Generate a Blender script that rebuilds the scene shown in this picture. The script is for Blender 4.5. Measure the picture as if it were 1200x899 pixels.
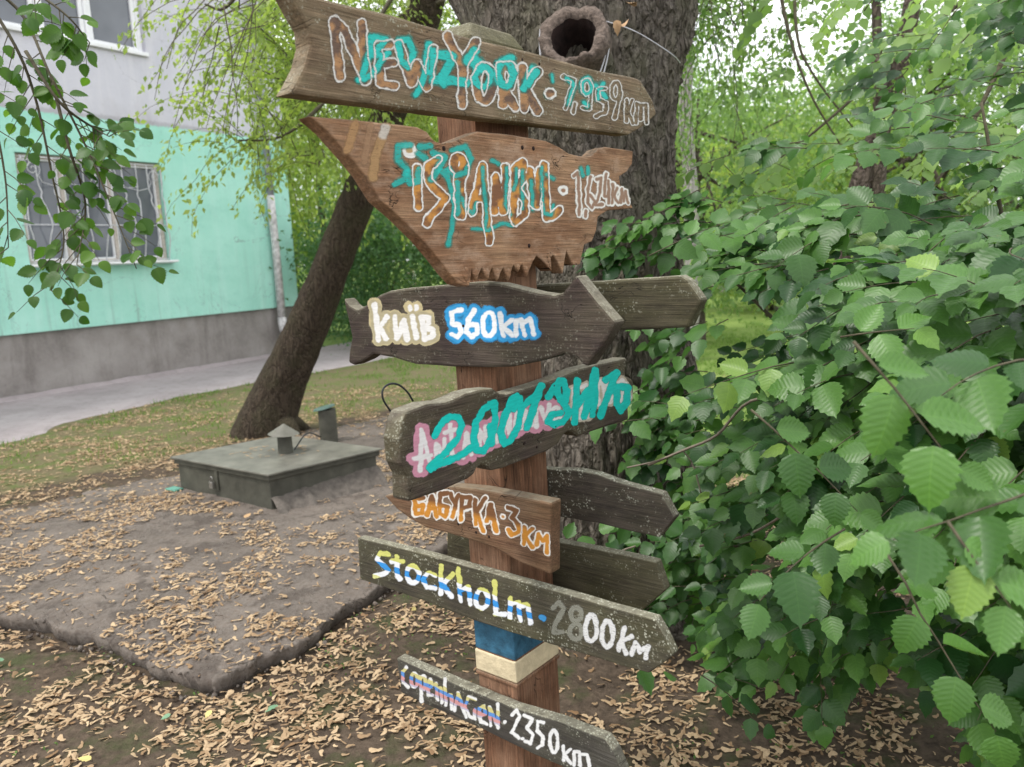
import bpy, bmesh, math, random
import numpy as np
from mathutils import Vector, Matrix, noise as mnoise
rng = np.random.default_rng(11)
random.seed(11)
R_ = math.radians
scene = bpy.context.scene
for o in list(bpy.data.objects): bpy.data.objects.remove(o)
COL = scene.collection

# ------------------------------------------------------------------ camera
H = 1.55
FPX = 930.0
TH, RL = R_(9.16), R_(2.7)
Fv = Vector((0, math.cos(TH), -math.sin(TH)))
R0 = Vector((1, 0, 0)); U0 = Vector((0, math.sin(TH), math.cos(TH)))
Rv = R0*math.cos(RL) - U0*math.sin(RL)
Uv = U0*math.cos(RL) + R0*math.sin(RL)
CAM = Vector((0, 0, H))
cam_d = bpy.data.cameras.new('camera'); cam = bpy.data.objects.new('camera', cam_d); COL.objects.link(cam)
cam.matrix_world = Matrix(((Rv.x, Uv.x, -Fv.x, 0), (Rv.y, Uv.y, -Fv.y, 0), (Rv.z, Uv.z, -Fv.z, H), (0, 0, 0, 1)))
cam_d.sensor_width = 36; cam_d.lens = 36*FPX/1200; cam_d.clip_start = 0.05; cam_d.clip_end = 2000
cam_d.dof.use_dof = True; cam_d.dof.focus_distance = 1.95; cam_d.dof.aperture_fstop = 4.8
scene.camera = cam

# ------------------------------------------------------------------ sky and sun (bright overcast)
SUN_EL, SUN_AZ = 62, 245      # azimuth measured clockwise from +Y: from the left, a little behind the camera
world = bpy.data.worlds.new('World'); scene.world = world; world.use_nodes = True
wt = world.node_tree; wn = wt.nodes; wn.clear()
w_out = wn.new('ShaderNodeOutputWorld'); w_bg = wn.new('ShaderNodeBackground'); w_bg.inputs[1].default_value = 0.105
w_sky = wn.new('ShaderNodeTexSky'); w_sky.sky_type = 'NISHITA'; w_sky.sun_disc = False
w_sky.sun_elevation = R_(SUN_EL); w_sky.sun_rotation = R_(SUN_AZ); w_sky.dust_density = 3
w_co = wn.new('ShaderNodeTexCoord'); w_no = wn.new('ShaderNodeTexNoise'); w_no.inputs['Scale'].default_value = 2.2; w_no.inputs['Detail'].default_value = 6
w_ra = wn.new('ShaderNodeMapRange'); w_ra.inputs[1].default_value = 0.36; w_ra.inputs[2].default_value = 0.56; w_ra.inputs[3].default_value = 0.55; w_ra.inputs[4].default_value = 1.0
w_mx = wn.new('ShaderNodeMix'); w_mx.data_type = 'RGBA'; w_mx.inputs['B'].default_value = (10.5, 10.7, 10.9, 1)
L = wt.links.new
L(w_co.outputs['Generated'], w_no.inputs['Vector']); L(w_no.outputs['Fac'], w_ra.inputs[0]); L(w_ra.outputs[0], w_mx.inputs['Factor'])
L(w_sky.outputs[0], w_mx.inputs['A']); L(w_mx.outputs['Result'], w_bg.inputs[0]); L(w_bg.outputs[0], w_out.inputs[0])
sd = bpy.data.lights.new('sun', 'SUN'); sun = bpy.data.objects.new('sun', sd); COL.objects.link(sun)
sd.energy = 1.5; sd.angle = R_(11); sd.color = (1.0, 0.96, 0.9)
sdir = Vector((math.sin(R_(SUN_AZ))*math.cos(R_(SUN_EL)), math.cos(R_(SUN_AZ))*math.cos(R_(SUN_EL)), math.sin(R_(SUN_EL))))
sun.rotation_euler = (-sdir).to_track_quat('-Z', 'Y').to_euler(); sun.location = (0, 0, 30)
scene.view_settings.view_transform = 'Standard'; scene.view_settings.look = 'None'
scene.view_settings.exposure = 0.98; scene.view_settings.gamma = 1
scene.render.engine = 'CYCLES'
scene.cycles.max_bounces = 6; scene.cycles.diffuse_bounces = 3; scene.cycles.transparent_max_bounces = 16
scene.cycles.use_denoising = True

# ------------------------------------------------------------------ geometry helpers
def ray(px, py): return (Fv + Rv*((px-600)/FPX) + Uv*((449.5-py)/FPX))
def at_depth(px, py, Y):            # world point on the plane y = Y
    r = ray(px, py); return CAM + r*(Y/r.y)
def at_z(px, py, z=0.0):
    r = ray(px, py); return CAM + r*((z-H)/r.z)
def on_plane(px, py, P, n):
    r = ray(px, py); return CAM + r*((P-CAM).dot(n)/r.dot(n))
def project(W):                      # (N,3) world -> photo pixels
    d = W - np.array(CAM)
    f = d @ np.array(Fv); return 600 + FPX*(d @ np.array(Rv))/f, 449.5 - FPX*(d @ np.array(Uv))/f

def link(o, parent=None):
    COL.objects.link(o)
    if parent is not None: o.parent = parent
    return o
def tag(o, label=None, cat=None, group=None, kind=None):
    if label: o['label'] = label
    if cat: o['category'] = cat
    if group: o['group'] = group
    if kind: o['kind'] = kind
    return o
def empty(name, loc=(0, 0, 0), rz=0):
    o = bpy.data.objects.new(name, None); o.location = loc; o.rotation_euler = (0, 0, rz); o.empty_display_size = 0.1
    return link(o)
def np_mesh(name, V, F, mat=None, tone=None, uv=None, smooth=False, col=None):
    """V (N,3), F (M,k) with one face size."""
    V = np.asarray(V, dtype=np.float32); F = np.asarray(F, dtype=np.int32)
    me = bpy.data.meshes.new(name); k = F.shape[1]
    me.vertices.add(len(V)); me.vertices.foreach_set('co', V.ravel())
    me.loops.add(F.size); me.loops.foreach_set('vertex_index', F.ravel())
    me.polygons.add(len(F)); me.polygons.foreach_set('loop_start', np.arange(0, F.size, k, dtype=np.int32))
    me.update(calc_edges=True)
    if smooth: me.polygons.foreach_set('use_smooth', np.ones(len(F), dtype=bool))
    if tone is not None:
        a = me.attributes.new('tone', 'FLOAT', 'POINT'); a.data.foreach_set('value', np.asarray(tone, dtype=np.float32))
    if col is not None:
        a = me.attributes.new('paint', 'FLOAT_COLOR', 'POINT'); a.data.foreach_set('color', np.asarray(col, dtype=np.float32).ravel())
    if uv is not None:
        u = me.uv_layers.new(name='UVMap'); u.data.foreach_set('uv', np.asarray(uv, dtype=np.float32)[F.ravel()].ravel())
    if mat: me.materials.append(mat)
    return me
def np_obj(name, V, F, mat=None, parent=None, **k):
    return link(bpy.data.objects.new(name, np_mesh(name, V, F, mat, **k)), parent)
def bm_obj(name, bm, mat, parent=None, smooth=False, loc=None):
    me = bpy.data.meshes.new(name); bmesh.ops.recalc_face_normals(bm, faces=bm.faces); bm.to_mesh(me); bm.free()
    if mat: me.materials.append(mat)
    if smooth:
        for p in me.polygons: p.use_smooth = True
    o = bpy.data.objects.new(name, me)
    if loc: o.location = loc
    return link(o, parent)
def add_box(bm, c, s, rot=None):
    m = Matrix.Translation(c) @ (rot.to_4x4() if rot else Matrix()) @ Matrix.Diagonal((s[0], s[1], s[2], 1))
    return bmesh.ops.create_cube(bm, size=1, matrix=m)['verts']
def bevel(o, w, seg=2):
    m = o.modifiers.new('bevel', 'BEVEL'); m.width = w; m.segments = seg; m.limit_method = 'ANGLE'; m.angle_limit = R_(35); return o
class Tubes:
    """many tapered tubes collected into one mesh"""
    def __init__(s, sides=6): s.V = []; s.F = []; s.n = 0; s.k = sides
    def add(s, pts, rad, wob=0.0):
        pts = [Vector(p) for p in pts]; k = s.k; m = len(pts)
        if not hasattr(rad, '__len__'): rad = [rad]*m
        base = s.n; up = None
        for i, p in enumerate(pts):
            t = (pts[min(i+1, m-1)] - pts[max(i-1, 0)]).normalized()
            if up is None:
                up = t.orthogonal().normalized()
            up = (up - t*up.dot(t)).normalized(); sd_ = t.cross(up)
            for j in range(k):
                a = 2*math.pi*j/k; r = rad[i]*(1 + wob*random.uniform(-1, 1))
                s.V.append(tuple(p + (up*math.cos(a) + sd_*math.sin(a))*r))
        for i in range(m-1):
            for j in range(k):
                a = base+i*k+j; b = base+i*k+(j+1) % k
                s.F.append((a, b, b+k, a+k))
        s.V.append(tuple(pts[-1])); s.V.append(tuple(pts[0]))
        for j in range(k):
            e = base+(m-1)*k
            s.F.append((e+j, e+(j+1) % k, base+m*k, base+m*k)); s.F.append((base+(j+1) % k, base+j, base+m*k+1, base+m*k+1))
        s.n = len(s.V)
    def obj(s, name, mat, parent=None, smooth=True):
        me = bpy.data.meshes.new(name); me.from_pydata(s.V, [], [f if f[2] != f[3] else f[:3] for f in s.F]); me.materials.append(mat)
        if smooth:
            for p in me.polygons: p.use_smooth = True
        return link(bpy.data.objects.new(name, me), parent)
def curve_pts(ctrl, n=12):
    """catmull-rom through the control points"""
    P = [Vector(c) for c in ctrl]; P = [P[0]*2-P[1]] + P + [P[-1]*2-P[-2]]; out = []
    for i in range(1, len(P)-2):
        for j in range(n):
            t = j/n; a, b, c, d = P[i-1], P[i], P[i+1], P[i+2]
            out.append(0.5*((2*b)+(c-a)*t+(2*a-5*b+4*c-d)*t*t+(3*b-a-3*c+d)*t**3))
    out.append(P[-2]); return out

# ------------------------------------------------------------------ materials
class NT:
    def __init__(s, name):
        s.m = bpy.data.materials.new(name); s.m.use_nodes = True; s.t = s.m.node_tree; s.t.nodes.clear()
        s.out = s.t.nodes.new('ShaderNodeOutputMaterial')
    def n(s, typ, ins=None, **props):
        nd = s.t.nodes.new('ShaderNode'+typ)
        for k, v in props.items(): setattr(nd, k, v)
        if ins:
            for k, v in ins.items():
                sk = nd.inputs[k]
                if isinstance(v, bpy.types.NodeSocket): s.t.links.new(v, sk)
                else: sk.default_value = v
        return nd
    def coord(s, scale=(1, 1, 1), kind='Object', rot=(0, 0, 0)):
        c = s.n('TexCoord').outputs[kind]
        return s.n('Mapping', {'Vector': c, 'Scale': scale, 'Rotation': rot}).outputs[0]
    def noise(s, vec, scale, detail=5, rough=0.55, dist=0.0):
        return s.n('TexNoise', {'Vector': vec, 'Scale': scale, 'Detail': detail, 'Roughness': rough, 'Distortion': dist}).outputs['Fac']
    def ramp(s, fac, a, b, lo=0.0, hi=1.0):
        return s.n('MapRange', {0: fac, 1: a, 2: b, 3: lo, 4: hi}).outputs[0]
    def mix(s, fac, a, b, mode='MIX'):
        f = lambda c: (c[0], c[1], c[2], 1) if isinstance(c, tuple) and len(c) == 3 else c
        nd = s.n('Mix', {'Factor': fac}, data_type='RGBA', blend_type=mode)
        for k, v in (('A', f(a)), ('B', f(b))):
            sk = [i for i in nd.inputs if i.identifier == k+'_Color'][0]
            if isinstance(v, bpy.types.NodeSocket): s.t.links.new(v, sk)
            else: sk.default_value = v
        return [o for o in nd.outputs if o.identifier == 'Result_Color'][0]
    def math(s, op, a, b=0.0, c=None):
        d = {0: a, 1: b}
        if c is not None: d[2] = c
        return s.n('Math', d, operation=op).outputs[0]
    def bump(s, h, strength=0.3, dist=0.01, nrm=None):
        d = {'Height': h, 'Strength': strength, 'Distance': dist}
        if nrm is not None: d['Normal'] = nrm
        return s.n('Bump', d).outputs[0]
    def bsdf(s, color, rough=0.8, normal=None, spec=0.3, metal=0.0, extra=None):
        d = {'Base Color': (*color, 1) if isinstance(color, tuple) and len(color) == 3 else color, 'Roughness': rough, 'Specular IOR Level': spec, 'Metallic': metal}
        if normal is not None: d['Normal'] = normal
        if extra: d.update(extra)
        return s.n('BsdfPrincipled', d).outputs[0]
    def done(s, sh): s.t.links.new(sh, s.out.inputs[0]); return s.m

def wood_mat(name, dark, mid, light, green=0.0, lichen=0.0, topl=0.0, crack=0.5, gs=1.0, patch=None):
    """weathered plank: grain runs along local x"""
    t = NT(name)
    v = t.coord((1.6*gs, 12, 26*gs)); n1 = t.noise(v, 3.2, 8, 0.65, 0.6)
    v2 = t.coord((1.2, 40, 90)); n2 = t.noise(v2, 4.0, 4, 0.7, 0.2)
    big = t.noise(t.coord((3, 3, 5)), 2.4, 4, 0.6)
    c = t.mix(t.ramp(n1, 0.36, 0.64), dark, mid)
    c = t.mix(t.ramp(big, 0.42, 0.68, 0, 0.75), c, light)
    c = t.mix(t.ramp(n2, 0.38, 0.62, 0.0, 0.62), c, t.mix(1.0, c, (0.35, 0.33, 0.3), 'MULTIPLY'))
    if patch:
        pn = t.noise(t.coord((5, 5, 9)), 2.0, 5, 0.7); c = t.mix(t.ramp(pn, 0.5, 0.66, 0, 0.7), c, patch)
    n3 = t.noise(t.coord((2.2, 30, 34)), 5.0, 6, 0.75, 0.3); c = t.mix(t.ramp(n3, 0.52, 0.66, 0, 0.6), c, t.mix(1.0, c, (1.75, 1.7, 1.65), 'MULTIPLY'))
    fine = t.noise(t.coord(), 240, 3, 0.7)
    c = t.mix(t.ramp(fine, 0.3, 0.75, 0, 0.4), c, t.mix(1.0, c, (1.7, 1.65, 1.6), 'MULTIPLY'))
    geo = t.n('TexCoord').outputs['Normal']; sep = t.n('SeparateXYZ', {0: geo}).outputs
    up = t.ramp(sep[2], 0.25, 0.8)
    if green:
        gn = t.noise(t.coord((2, 2, 4)), 3.1, 5, 0.6)
        c = t.mix(t.ramp(gn, 0.4, 0.65, 0, green), c, (0.085, 0.085, 0.03))
    tn = t.noise(t.coord(), 45, 4, 0.7)
    if topl: c = t.mix(t.math('MULTIPLY', up, t.ramp(tn, 0.3, 0.6, 0.3*topl, topl)), c, (0.27, 0.255, 0.19))
    vec = t.coord((4.5, 1, 9)); cr = t.noise(vec, 1.6, 3, 0.5, 1.5)
    line = t.math('ABSOLUTE', t.math('SUBTRACT', cr, 0.5)); crk = t.ramp(line, 0.0, 0.007, 1.0, 0.0)
    crm = t.math('MULTIPLY', crk, t.ramp(t.noise(t.coord((1, 1, 1)), 5, 2), 0.52, 0.6, 0, crack))
    c = t.mix(crm, c, (0.012, 0.009, 0.007))
    if lichen:
        vo = t.n('TexVoronoi', {'Vector': t.coord(), 'Scale': 170.0}).outputs['Distance']
        msk = t.ramp(t.noise(t.coord((2, 2, 4)), 3.0, 6, 0.75), 0.49, 0.60, 0, 1)
        msk = t.math('MAXIMUM', msk, t.math('MULTIPLY', up, 0.9))
        sp = t.math('MULTIPLY', t.ramp(vo, 0.30, 0.48, 1, 0), t.math('MULTIPLY', msk, lichen))
        pick = t.ramp(t.noise(t.coord(), 60, 3), 0.46, 0.56)
        c = t.mix(t.math('MULTIPLY', sp, pick), c, (0.52, 0.52, 0.42))
    h = t.math('ADD', t.math('MULTIPLY', n1, 0.6), t.math('MULTIPLY', n2, 0.5)); h = t.math('SUBTRACT', h, t.math('MULTIPLY', crm, 1.5))
    return t.done(t.bsdf(c, 0.88, t.bump(h, 0.8, 0.005), 0.25))

def plain(name, color, rough=0.7, metal=0.0, var=0.25, scale=20, bump=0.15, spec=0.3):
    t = NT(name); n = t.noise(t.coord(), scale, 5, 0.65)
    c = t.mix(t.ramp(n, 0.3, 0.7), tuple(x*(1-var) for x in color), tuple(min(1, x*(1+var)) for x in color))
    return t.done(t.bsdf(c, rough, t.bump(n, bump, 0.01), spec, metal))

def leaf_mat(name, lo, hi, back, young=None, rough=0.42, transl=0.35, veins=True, spec=0.35, tlight=1.6):
    t = NT(name)
    tone = t.n('Attribute', attribute_name='tone').outputs['Fac']
    c = t.mix(tone, lo, hi)
    if young: c = t.mix(t.ramp(tone, 0.86, 0.97), c, young)
    nrm = None
    if veins:
        uv = t.n('SeparateXYZ', {0: t.n('UVMap').outputs[0]}).outputs
        ax = t.math('ABSOLUTE', t.math('SUBTRACT', uv[0], 0.5))
        ph = t.math('FRACT', t.math('MULTIPLY', t.math('SUBTRACT', uv[1], t.math('MULTIPLY', ax, 0.62)), 9.0))
        d = t.math('ABSOLUTE', t.math('SUBTRACT', ph, 0.5))
        vein = t.math('MAXIMUM', t.ramp(d, 0.0, 0.10, .8, 0), t.ramp(ax, 0.0, 0.02, 1, 0))
        c = t.mix(t.math('MULTIPLY', vein, 0.26), c, t.mix(1.0, c, (1.9, 1.7, 1.6), 'MULTIPLY'))
        mot = t.noise(t.n('TexCoord').outputs['Object'], 60, 4, 0.6)
        c = t.mix(t.ramp(mot, 0.3, 0.7, 0, 0.35), c, t.mix(1.0, c, (0.55, 0.6, 0.55), 'MULTIPLY'))
        sp_n = t.noise(t.n('TexCoord').outputs['Object'], 23, 3, 0.7); c = t.mix(t.ramp(sp_n, 0.68, 0.72, 0, 0.6), c, (0.12, 0.10, 0.03))
        nrm = t.bump(t.math('MULTIPLY', d, 1.0), 0.22, 0.003)
    bf = t.n('NewGeometry').outputs['Backfacing']
    c2 = t.mix(bf, c, t.mix(0.6, c, back))
    p = t.bsdf(c2, rough, nrm, spec)
    tr = t.n('BsdfTranslucent', {'Color': t.mix(1.0, c, (tlight*1.2, tlight*1.25, tlight*0.7), 'MULTIPLY')})
    return t.done(t.n('MixShader', {0: transl, 1: p, 2: tr.outputs[0]}).outputs[0])

# ------------------------------------------------------------------ the building's plane, needed by its material
PB = at_z(0, 472); _d = ray(1200, 271); DW = Vector((_d.x, _d.y, 0)).normalized(); NW = Vector((DW.y, -DW.x, 0))
def wall_pt(px, py, off=0.0):        # (along, height) on the wall
    p = on_plane(px, py, PB + NW*off, NW); return (p-PB).dot(DW), p.z
SPLIT_Z = (wall_pt(130, 141)[1] + wall_pt(320, 164)[1])/2
def sm(x, a, b):
    t = np.clip((x-a)/(b-a), 0, 1); return t*t*(3-2*t)

M_post = wood_mat('red brown post wood', (0.105, 0.052, 0.030), (0.21, 0.105, 0.060), (0.26, 0.155, 0.10), topl=0.3, crack=1.0)
# the grain of the post runs up: turn the coordinates
for nd in M_post.node_tree.nodes:
    if nd.type == 'MAPPING':
        s = nd.inputs['Scale'].default_value; nd.inputs['Scale'].default_value = (s[2], s[1], s[0])
M_cap = wood_mat('mossy post top wood', (0.07, 0.06, 0.035), (0.13, 0.12, 0.07), (0.17, 0.15, 0.10), green=0.40, lichen=0.3, topl=0.4)
M_ny = wood_mat('worn brown plank wood', (0.115, 0.078, 0.050), (0.215, 0.152, 0.096), (0.28, 0.215, 0.145), green=0.28, lichen=0.5, topl=0.6)
M_ist = wood_mat('warm brown carved wood', (0.16, 0.083, 0.045), (0.30, 0.165, 0.092), (0.37, 0.235, 0.14), topl=0.4, crack=1.0, patch=(0.33, 0.225, 0.155))
M_kyi = wood_mat('dark stained plank wood', (0.034, 0.024, 0.022), (0.062, 0.045, 0.040), (0.085, 0.068, 0.055), green=0.17, lichen=0.25, topl=0.75, crack=0.6)
M_ant = wood_mat('dark grey brown carved plank wood', (0.045, 0.032, 0.028), (0.08, 0.060, 0.050), (0.11, 0.09, 0.066), green=0.30, lichen=0.3, topl=0.7, crack=1.0)
M_bab = wood_mat('reddish brown split plank wood', (0.10, 0.05, 0.03), (0.17, 0.095, 0.055), (0.22, 0.14, 0.09), green=0.15, topl=0.5, crack=1.0)
M_sto = wood_mat('grey olive plank wood', (0.042, 0.037, 0.028), (0.072, 0.062, 0.046), (0.095, 0.086, 0.06), green=0.30, lichen=0.7, topl=0.8)
M_cop = wood_mat('charcoal grey plank wood', (0.036, 0.032, 0.029), (0.066, 0.06, 0.053), (0.09, 0.085, 0.072), green=0.15, lichen=0.6, topl=0.7)
M_bk1 = wood_mat('olive blank plank wood', (0.045, 0.038, 0.026), (0.082, 0.072, 0.046), (0.11, 0.10, 0.064), green=0.35, lichen=0.5, topl=0.7, crack=1.0)
M_bk2 = wood_mat('lichen speckled plank wood', (0.045, 0.038, 0.032), (0.08, 0.066, 0.054), (0.12, 0.10, 0.08), green=0.20, lichen=1.0, topl=0.8)

def paint_mat(name, wear=0.25):
    t = NT(name)
    a = t.n('Attribute', attribute_name='paint'); tone = t.noise(t.coord((6, 6, 40)), 5, 5, 0.7)
    c = t.mix(t.ramp(tone, 0.35, 0.65, 0.0, 0.45), a.outputs['Color'], t.mix(1.0, a.outputs['Color'], (0.55, 0.53, 0.5), 'MULTIPLY'))
    w = t.noise(t.coord((12, 12, 75)), 6, 6, 0.75)
    keep = t.ramp(w, wear-0.05+0.15, wear+0.17, 0.18, 1)
    al = t.math('MULTIPLY', a.outputs['Alpha'], keep)
    sh = t.bsdf(c, 0.6, t.bump(tone, 0.3, 0.002), 0.3)
    tr = t.n('BsdfTransparent').outputs[0]
    return t.done(t.n('MixShader', {0: al, 1: tr, 2: sh}).outputs[0])
P_new = paint_mat('fresh brushed paint', 0.16); P_worn = paint_mat('worn brushed paint', 0.27)

def bark_mat(name, a, b, moss, sc=1.0, strength=1.0):
    t = NT(name)
    v = t.coord((13*sc, 13*sc, 1.9*sc)); n1 = t.noise(v, 2.6, 9, 0.72, 0.8)
    wv = t.n('TexNoise', {'Vector': t.coord((5, 5, 3)), 'Scale': 1.5, 'Detail': 4}).outputs['Color']
    wm = t.n('Mix', {'Factor': 0.16}, data_type='RGBA', blend_type='ADD'); t.t.links.new(t.coord((1, 1, .11)), wm.inputs[6]); t.t.links.new(wv, wm.inputs[7])
    vo = t.n('TexVoronoi', {'Vector': wm.outputs[2], 'Scale': 27.0*sc}, feature='DISTANCE_TO_EDGE').outputs['Distance']
    ridge = t.ramp(vo, 0.02, 0.24)
    hh = t.math('ADD', t.math('MULTIPLY', ridge, 0.6), t.math('MULTIPLY', n1, 0.8))
    c = t.mix(t.ramp(hh, 0.22, 0.70), tuple(x*0.30 for x in a), a); c = t.mix(t.ramp(n1, 0.5, 0.75), c, b)
    mn = t.noise(t.coord((2, 2, 2)), 2.2, 5, 0.65); c = t.mix(t.ramp(mn, 0.45, 0.62, 0, 0.45), c, moss)
    return t.done(t.bsdf(c, 0.92, t.bump(hh, 1.0*strength, 0.05), 0.15))
M_bark = bark_mat('rough grey elm bark', (0.20, 0.172, 0.142), (0.34, 0.305, 0.26), (0.15, 0.148, 0.09))
M_bark2 = bark_mat('brown leaning trunk bark', (0.060, 0.045, 0.033), (0.11, 0.085, 0.062), (0.055, 0.052, 0.028), sc=1.1, strength=0.6)
M_bark_far = bark_mat('far tree bark', (0.11, 0.085, 0.07), (0.19, 0.155, 0.13), (0.10, 0.09, 0.06), sc=0.7)
M_pale_bark = bark_mat('pale birch bark', (0.33, 0.31, 0.29), (0.52, 0.50, 0.47), (0.28, 0.26, 0.22), sc=0.7, strength=0.4)
M_twig = plain('twig bark', (0.075, 0.065, 0.04), 0.85, var=0.4, scale=60)
M_twig_pale = plain('pale twig bark', (0.20, 0.165, 0.13), 0.85, var=0.3, scale=60)

M_leaf = leaf_mat('broad shrub leaf', (0.017, 0.064, 0.013), (0.112, 0.245, 0.048), (0.13, 0.21, 0.10), young=(0.19, 0.31, 0.06), rough=0.40, spec=0.42, transl=0.3)
M_mid_leaf = leaf_mat('pale sunlit leaf', (0.07, 0.15, 0.04), (0.24, 0.35, 0.13), (0.18, 0.27, 0.11), veins=False, transl=0.5, rough=0.5)
M_leaf_hang = leaf_mat('hanging branch leaf', (0.035, 0.10, 0.014), (0.11, 0.22, 0.030), (0.08, 0.16, 0.05), transl=0.42)
M_fol_light = leaf_mat('yellow green foliage', (0.15, 0.22, 0.05), (0.32, 0.39, 0.12), (0.24, 0.32, 0.12), veins=False, transl=0.5, rough=0.55)
M_fol_mid = leaf_mat('mid green foliage', (0.075, 0.15, 0.045), (0.21, 0.31, 0.11), (0.17, 0.25, 0.10), veins=False, transl=0.45, rough=0.55)
M_fol_dark = leaf_mat('dark green foliage', (0.03, 0.08, 0.028), (0.09, 0.18, 0.06), (0.06, 0.12, 0.05), veins=False, transl=0.35, rough=0.55)
M_blade = leaf_mat('grass blade', (0.08, 0.15, 0.03), (0.17, 0.28, 0.06), (0.12, 0.18, 0.05), veins=False, transl=0.4, rough=0.6)
M_weed = leaf_mat('small weed leaf', (0.05, 0.11, 0.02), (0.12, 0.2, 0.04), (0.1, 0.16, 0.05), veins=False, transl=0.3, rough=0.6)

def litter_mat():
    t = NT('dry winged seed')
    tone = t.n('Attribute', attribute_name='tone').outputs['Fac']
    c = t.mix(tone, (0.20, 0.115, 0.055), (0.60, 0.45, 0.28)); n = t.noise(t.coord(), 140, 3)
    c = t.mix(t.ramp(n, 0.35, 0.7, 0, 0.4), c, (0.20, 0.12, 0.07))
    p = t.bsdf(c, 0.75, None, 0.2); tr = t.n('BsdfTranslucent', {'Color': c}).outputs[0]
    return t.done(t.n('MixShader', {0: 0.15, 1: p, 2: tr}).outputs[0])
M_litter = litter_mat()

def ground_mat():
    t = NT('soil with moss and lawn')
    pos = t.n('TexCoord').outputs['Object']
    n1 = t.noise(pos, 1.7, 6, 0.6); n2 = t.noise(pos, 28, 6, 0.7); n3 = t.noise(pos, 5, 5, 0.65)
    soil = t.mix(t.ramp(n2, 0.3, 0.7), (0.042, 0.032, 0.024), (0.125, 0.093, 0.068))
    soil = t.mix(t.ramp(n3, 0.50, 0.66, 0, 0.75), soil, (0.052, 0.066, 0.026))
    lawn = t.mix(t.ramp(n2, 0.3, 0.7), (0.075, 0.095, 0.03), (0.13, 0.155, 0.055)); lawn = t.mix(t.ramp(n3, 0.40, 0.56, 0, 0.8), lawn, (0.15, 0.115, 0.075))
    g = t.n('Attribute', attribute_name='tone').outputs['Fac']
    f = t.ramp(t.math('ADD', g, t.math('MULTIPLY', t.math('SUBTRACT', n3, 0.5), 0.9)), 0.35, 0.65)
    far = t.mix(t.ramp(n1, 0.3, 0.7), (0.12, 0.185, 0.045), (0.20, 0.27, 0.075))  # sunlight on the far lawn is put into this brighter grass colour
    c = t.mix(f, soil, lawn); c = t.mix(t.ramp(g, 1.2, 1.8), c, far)
    return t.done(t.bsdf(c, 0.95, t.bump(t.math('ADD', n2, n3), 0.6, 0.03), 0.1))
M_ground = ground_mat()
def slab_mat():
    t = NT('worn tarred slab'); pos = t.n('TexCoord').outputs['Object']
    n1 = t.noise(pos, 2.2, 6, 0.65); n2 = t.noise(pos, 55, 5, 0.75); n3 = t.noise(pos, 9, 6, 0.7)
    c = t.mix(t.ramp(n1, 0.35, 0.65), (0.082, 0.063, 0.050), (0.170, 0.138, 0.114)); c = t.mix(t.ramp(n3, 0.45, 0.65, 0, 0.6), c, (0.062, 0.047, 0.038))
    c = t.mix(t.ramp(n2, 0.3, 0.7, 0, 0.5), c, (0.235, 0.215, 0.195)); ck = t.math('ABSOLUTE', t.math('SUBTRACT', t.noise(pos, 1.6, 7, .62, 1.2), 0.5)); ckf = t.ramp(ck, 0.0, 0.004, 1, 0); c = t.mix(t.math('MULTIPLY', ckf, .85), c, (0.02, 0.015, 0.012)); c = t.mix(t.ramp(t.noise(pos, 4.5, 4, .6), .56, .62, 0, .45), c, (0.055, 0.043, 0.036)); h = t.math('ADD', n2, t.math('MULTIPLY', n3, 1.5))
    return t.done(t.bsdf(c, 0.9, t.bump(h, 0.7, 0.012), 0.2))
M_slab = slab_mat()
def path_mat():
    t = NT('dusty asphalt path'); pos = t.n('TexCoord').outputs['Object']
    n1 = t.noise(pos, 1.1, 6, 0.65); n2 = t.noise(pos, 70, 4, 0.7); n3 = t.noise(pos, 9, 5, 0.7)
    c = t.mix(t.ramp(n1, 0.35, 0.65), (0.27, 0.23, 0.235), (0.38, 0.33, 0.335)); c = t.mix(t.ramp(n3, 0.5, 0.7, 0, 0.5), c, (0.15, 0.13, 0.125))
    c = t.mix(t.ramp(n2, 0.35, 0.7, 0, 0.4), c, (0.4, 0.37, 0.36))
    return t.done(t.bsdf(c, 0.93, t.bump(n2, 0.4, 0.008), 0.15))
M_path = path_mat()

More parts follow.
